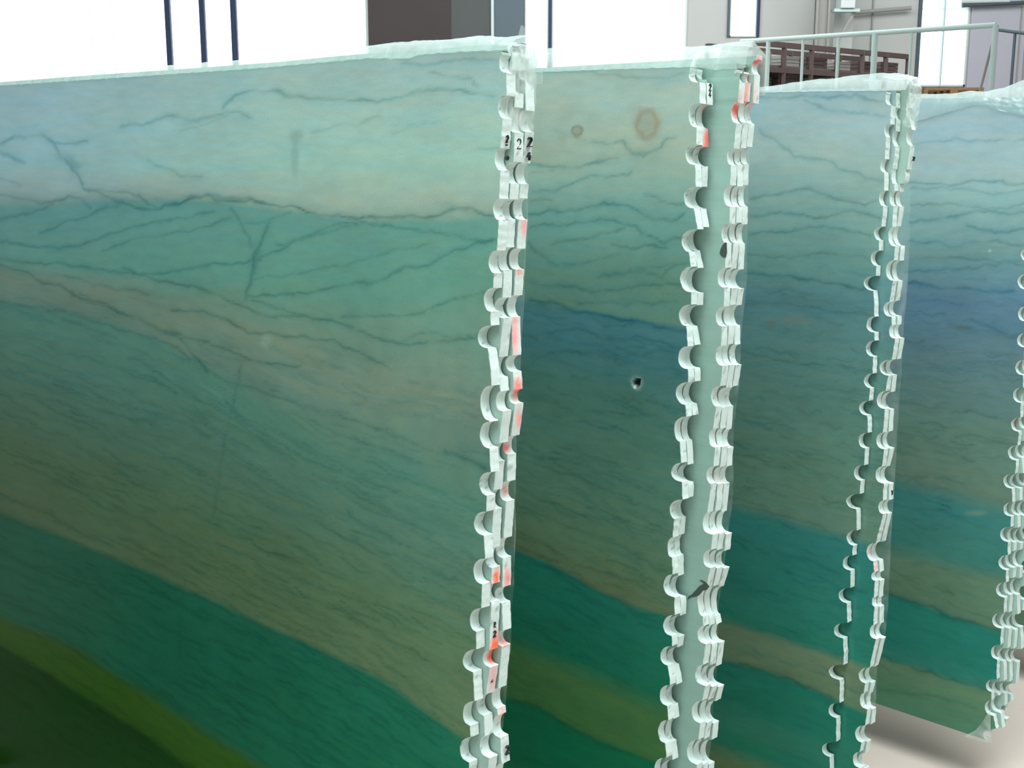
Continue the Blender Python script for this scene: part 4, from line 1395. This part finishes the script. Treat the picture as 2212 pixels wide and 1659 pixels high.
def P_flap(u, v):
    pxs = 1930 + 330 * u
    top = np.full_like(pxs, 211.0)
    bot = np.interp(pxs, [1930, 1975, 2105, 2130, 2170, 2212, 2260], [272, 263, 226, 228, 242, 250, 262])
    bot = np.maximum(bot, top + 2)
    pys = top + (bot - top) * v
    xs, zs = [], []
    for a, b in zip(pxs, pys):
        q = to_local(4, float(a), float(b), -.006)
        xs.append(q[0]); zs.append(q[1])
    cr = np.clip((pxs - 2110) / 40, 0, 1)
    y = -.006 + .010 * cr * fbm(pxs / 14, pys / 9, 44, 3) - .004 * np.sin(v * 3.1)
    return np.array(xs), y, np.array(zs)


sheet('folded_flap', film_material('folded_plastic_film', .34, wrinkle=.3), f4, P_flap, 80, 14)


def P_flap2(u, v):
    pxs0 = np.interp(u, [0, .35, .7, 1], [2084, 2108, 2125, 2140])
    pys0 = np.interp(u, [0, .35, .7, 1], [1590, 1577, 1555, 1530])
    pxs1 = np.interp(u, [0, .5, 1], [2084, 2112, 2142])
    pys1 = np.interp(u, [0, .5, 1], [1591, 1600, 1606])
    xs, zs = [], []
    for a, b in zip(pxs0 + (pxs1 - pxs0) * v, pys0 + (pys1 - pys0) * v):
        q = to_local(4, float(a), float(b), -.006)
        xs.append(q[0]); zs.append(q[1])
    return np.array(xs), -.006 - .004 * np.sin(v * 3), np.array(zs)


sheet('bottom_flap', M_CRUMP, f4, P_flap2, 16, 8)

# ------------------------------------------------------------------ torn backing and handwriting
def face_patch(slab, k, w, pts, name, mat):
    """thin flat patch on a slab face, traced in the photograph"""
    loc = [to_local(k, a, b, w) for a, b in pts]
    me = bpy.data.meshes.new(name)
    n = len(loc)
    V = [(x, w - .0009, z) for x, z in loc] + [(x, w + .0002, z) for x, z in loc]
    me.from_pydata(V, [], [tuple(range(n)), tuple(range(2 * n - 1, n - 1, -1))] + [(i, (i + 1) % n, n + (i + 1) % n, n + i) for i in range(n)])
    me.materials.append(mat)
    me.update()
    return link(name, me, slab)


M_TORN = material('dark_stone_under_torn_backing', (58, 76, 68), .8, noise=.2, nscale=60)
face_patch(slab2c, 2, w2c, [(1400 + x / 4.147, 450 + y / 4.147) for x, y in [(642, 402), (650, 368), (668, 330), (690, 304), (705, 308), (708, 400), (697, 440), (680, 441), (660, 428)]], 'torn_patch', M_TORN)
face_patch(slab2c, 2, w2c, [(1380 + x / 4.056, 1250 + y / 4.056) for x, y in [(428, 182), (438, 155), (465, 138), (500, 100), (530, 66), (572, 42), (530, 10), (560, 15), (592, 34), (618, 68), (600, 95), (562, 106), (530, 145), (495, 158), (460, 162)]], 'torn_patch', M_TORN)

GLYPH = {'2': [[(.1, .8), (.35, 1), (.75, .95), (.85, .7), (.5, .35), (.1, 0), (.9, .05)]],
         '4': [[(.6, 1), (.1, .4), (.9, .42)], [(.65, .7), (.6, 0)]],
         '7': [[(.1, .95), (.9, .95), (.4, 0)], [(.25, .5), (.75, .5)]],
         '0': [[(.5, 1), (.15, .7), (.2, .2), (.55, 0), (.85, .3), (.8, .75), (.5, 1)]],
         '9': [[(.8, .7), (.5, .5), (.2, .7), (.5, 1), (.8, .75), (.75, .3), (.4, 0)]],
         'R': [[(.2, 0), (.2, 1), (.75, .85), (.7, .55), (.2, .5), (.8, 0)]],
         '3': [[(.15, .9), (.7, .95), (.45, .55), (.8, .3), (.5, 0), (.1, .1)]],
         '1': [[(.4, .8), (.6, 1), (.5, 0)]],
         '?': [[(.3, .85), (.6, 1), (.75, .75), (.45, .45), (.5, .25)], [(.5, .05), (.52, -.05)]],
         'o': [[(.5, .7), (.2, .4), (.5, .1), (.8, .4), (.5, .7)]],
         '~': [[(.1, .5), (.4, .8), (.6, .3), (.9, .6)]]}
M_INK = material('black_marker_ink', (20, 32, 30), .6)


def ink(slab, k, w, px, py, text, hpx, thick_px=1.9):
    xl, zl = to_local(k, px, py, w + THICK / 2)
    sc = {1: 2.15, 2: 2.7, 3: 3.05, 4: 3.5}[k] / F
    h = hpx * sc
    wd = h * .75
    th = thick_px * sc / 2
    V, Fc = [], []
    n = len(text)
    for ci, ch in enumerate(text):
        oy = (ci - (n - 1) / 2) * wd * 1.15
        for st in GLYPH[ch]:
            pts = [(oy + (a - .5) * wd, (b - .5) * h) for a, b in st]
            for (a0, b0), (a1, b1) in zip(pts[:-1], pts[1:]):
                d = math.hypot(a1 - a0, b1 - b0) or 1e-6
                ux, uz = (a1 - a0) / d, (b1 - b0) / d
                a0_, b0_, a1_, b1_ = a0 - ux * th * .6, b0 - uz * th * .6, a1 + ux * th * .6, b1 + uz * th * .6
                nx, nz = -uz * th, ux * th
                base = len(V)
                for xx in (.0022, -.003):
                    V += [(xl + xx, w + THICK / 2 + p_, zl + q_) for p_, q_ in
                          ((a0_ + nx, b0_ + nz), (a1_ + nx, b1_ + nz), (a1_ - nx, b1_ - nz), (a0_ - nx, b0_ - nz))]
                Fc += [(base, base + 1, base + 2, base + 3), (base + 7, base + 6, base + 5, base + 4)]
                Fc += [(base + i, base + 4 + i, base + 4 + (i + 1) % 4, base + (i + 1) % 4) for i in range(4)]
    me = bpy.data.meshes.new('handwritten_mark')
    me.from_pydata(V, [], Fc)
    me.materials.append(M_INK)
    me.update()
    return link('handwritten_mark', me, slab)


for args in [(slab1a, 1, 0, 1095, 303, '?', 20, 2), (slab1a, 1, 0, 1096, 340, 'o', 13, 2.2), (slab1b, 1, w1b, 1120, 311, '2', 21), (slab1b, 1, w1b, 1118, 337, '4', 17),
             (slab1c, 1, w1c, 1145, 307, '2', 20), (slab1c, 1, w1c, 1143, 338, '4', 16, 2),
             (slab1b, 1, w1b, 1068, 1349, 'R', 13, 2), (slab1b, 1, w1b, 1068, 1369, '2', 14, 2), (slab1b, 1, w1b, 1063, 1447, '9', 14, 1.8),
             (slab1b, 1, w1b, 1062, 1467, '2', 12, 1.8), (slab1c, 1, w1c, 1097, 1620, '2', 20, 2),
             (slab2b, 2, w2b, 1533, 189, '2', 13, 2), (slab2b, 2, w2b, 1532, 205, '4', 14, 2.4),
             (slab2c, 2, w2c, 1601, 188, '2', 13, 2), (slab2d, 2, w2d, 1613, 188, '2', 13, 2), (slab2d, 2, w2d, 1612, 200, '3', 11, 1.8), (slab2e, 2, w2e, 1626, 190, '4', 12, 1.8),
             (slab3c, 3, w3c, 1967, 322, '1', 9, 1.4), (slab3c, 3, w3c, 1966, 338, '4', 9, 1.4), (slab3c, 3, w3c, 1974, 343, '2', 8, 1.4),
             (slab3c, 3, w3c, 1927, 1064, '3', 9, 1.6)]:
    ink(*args)
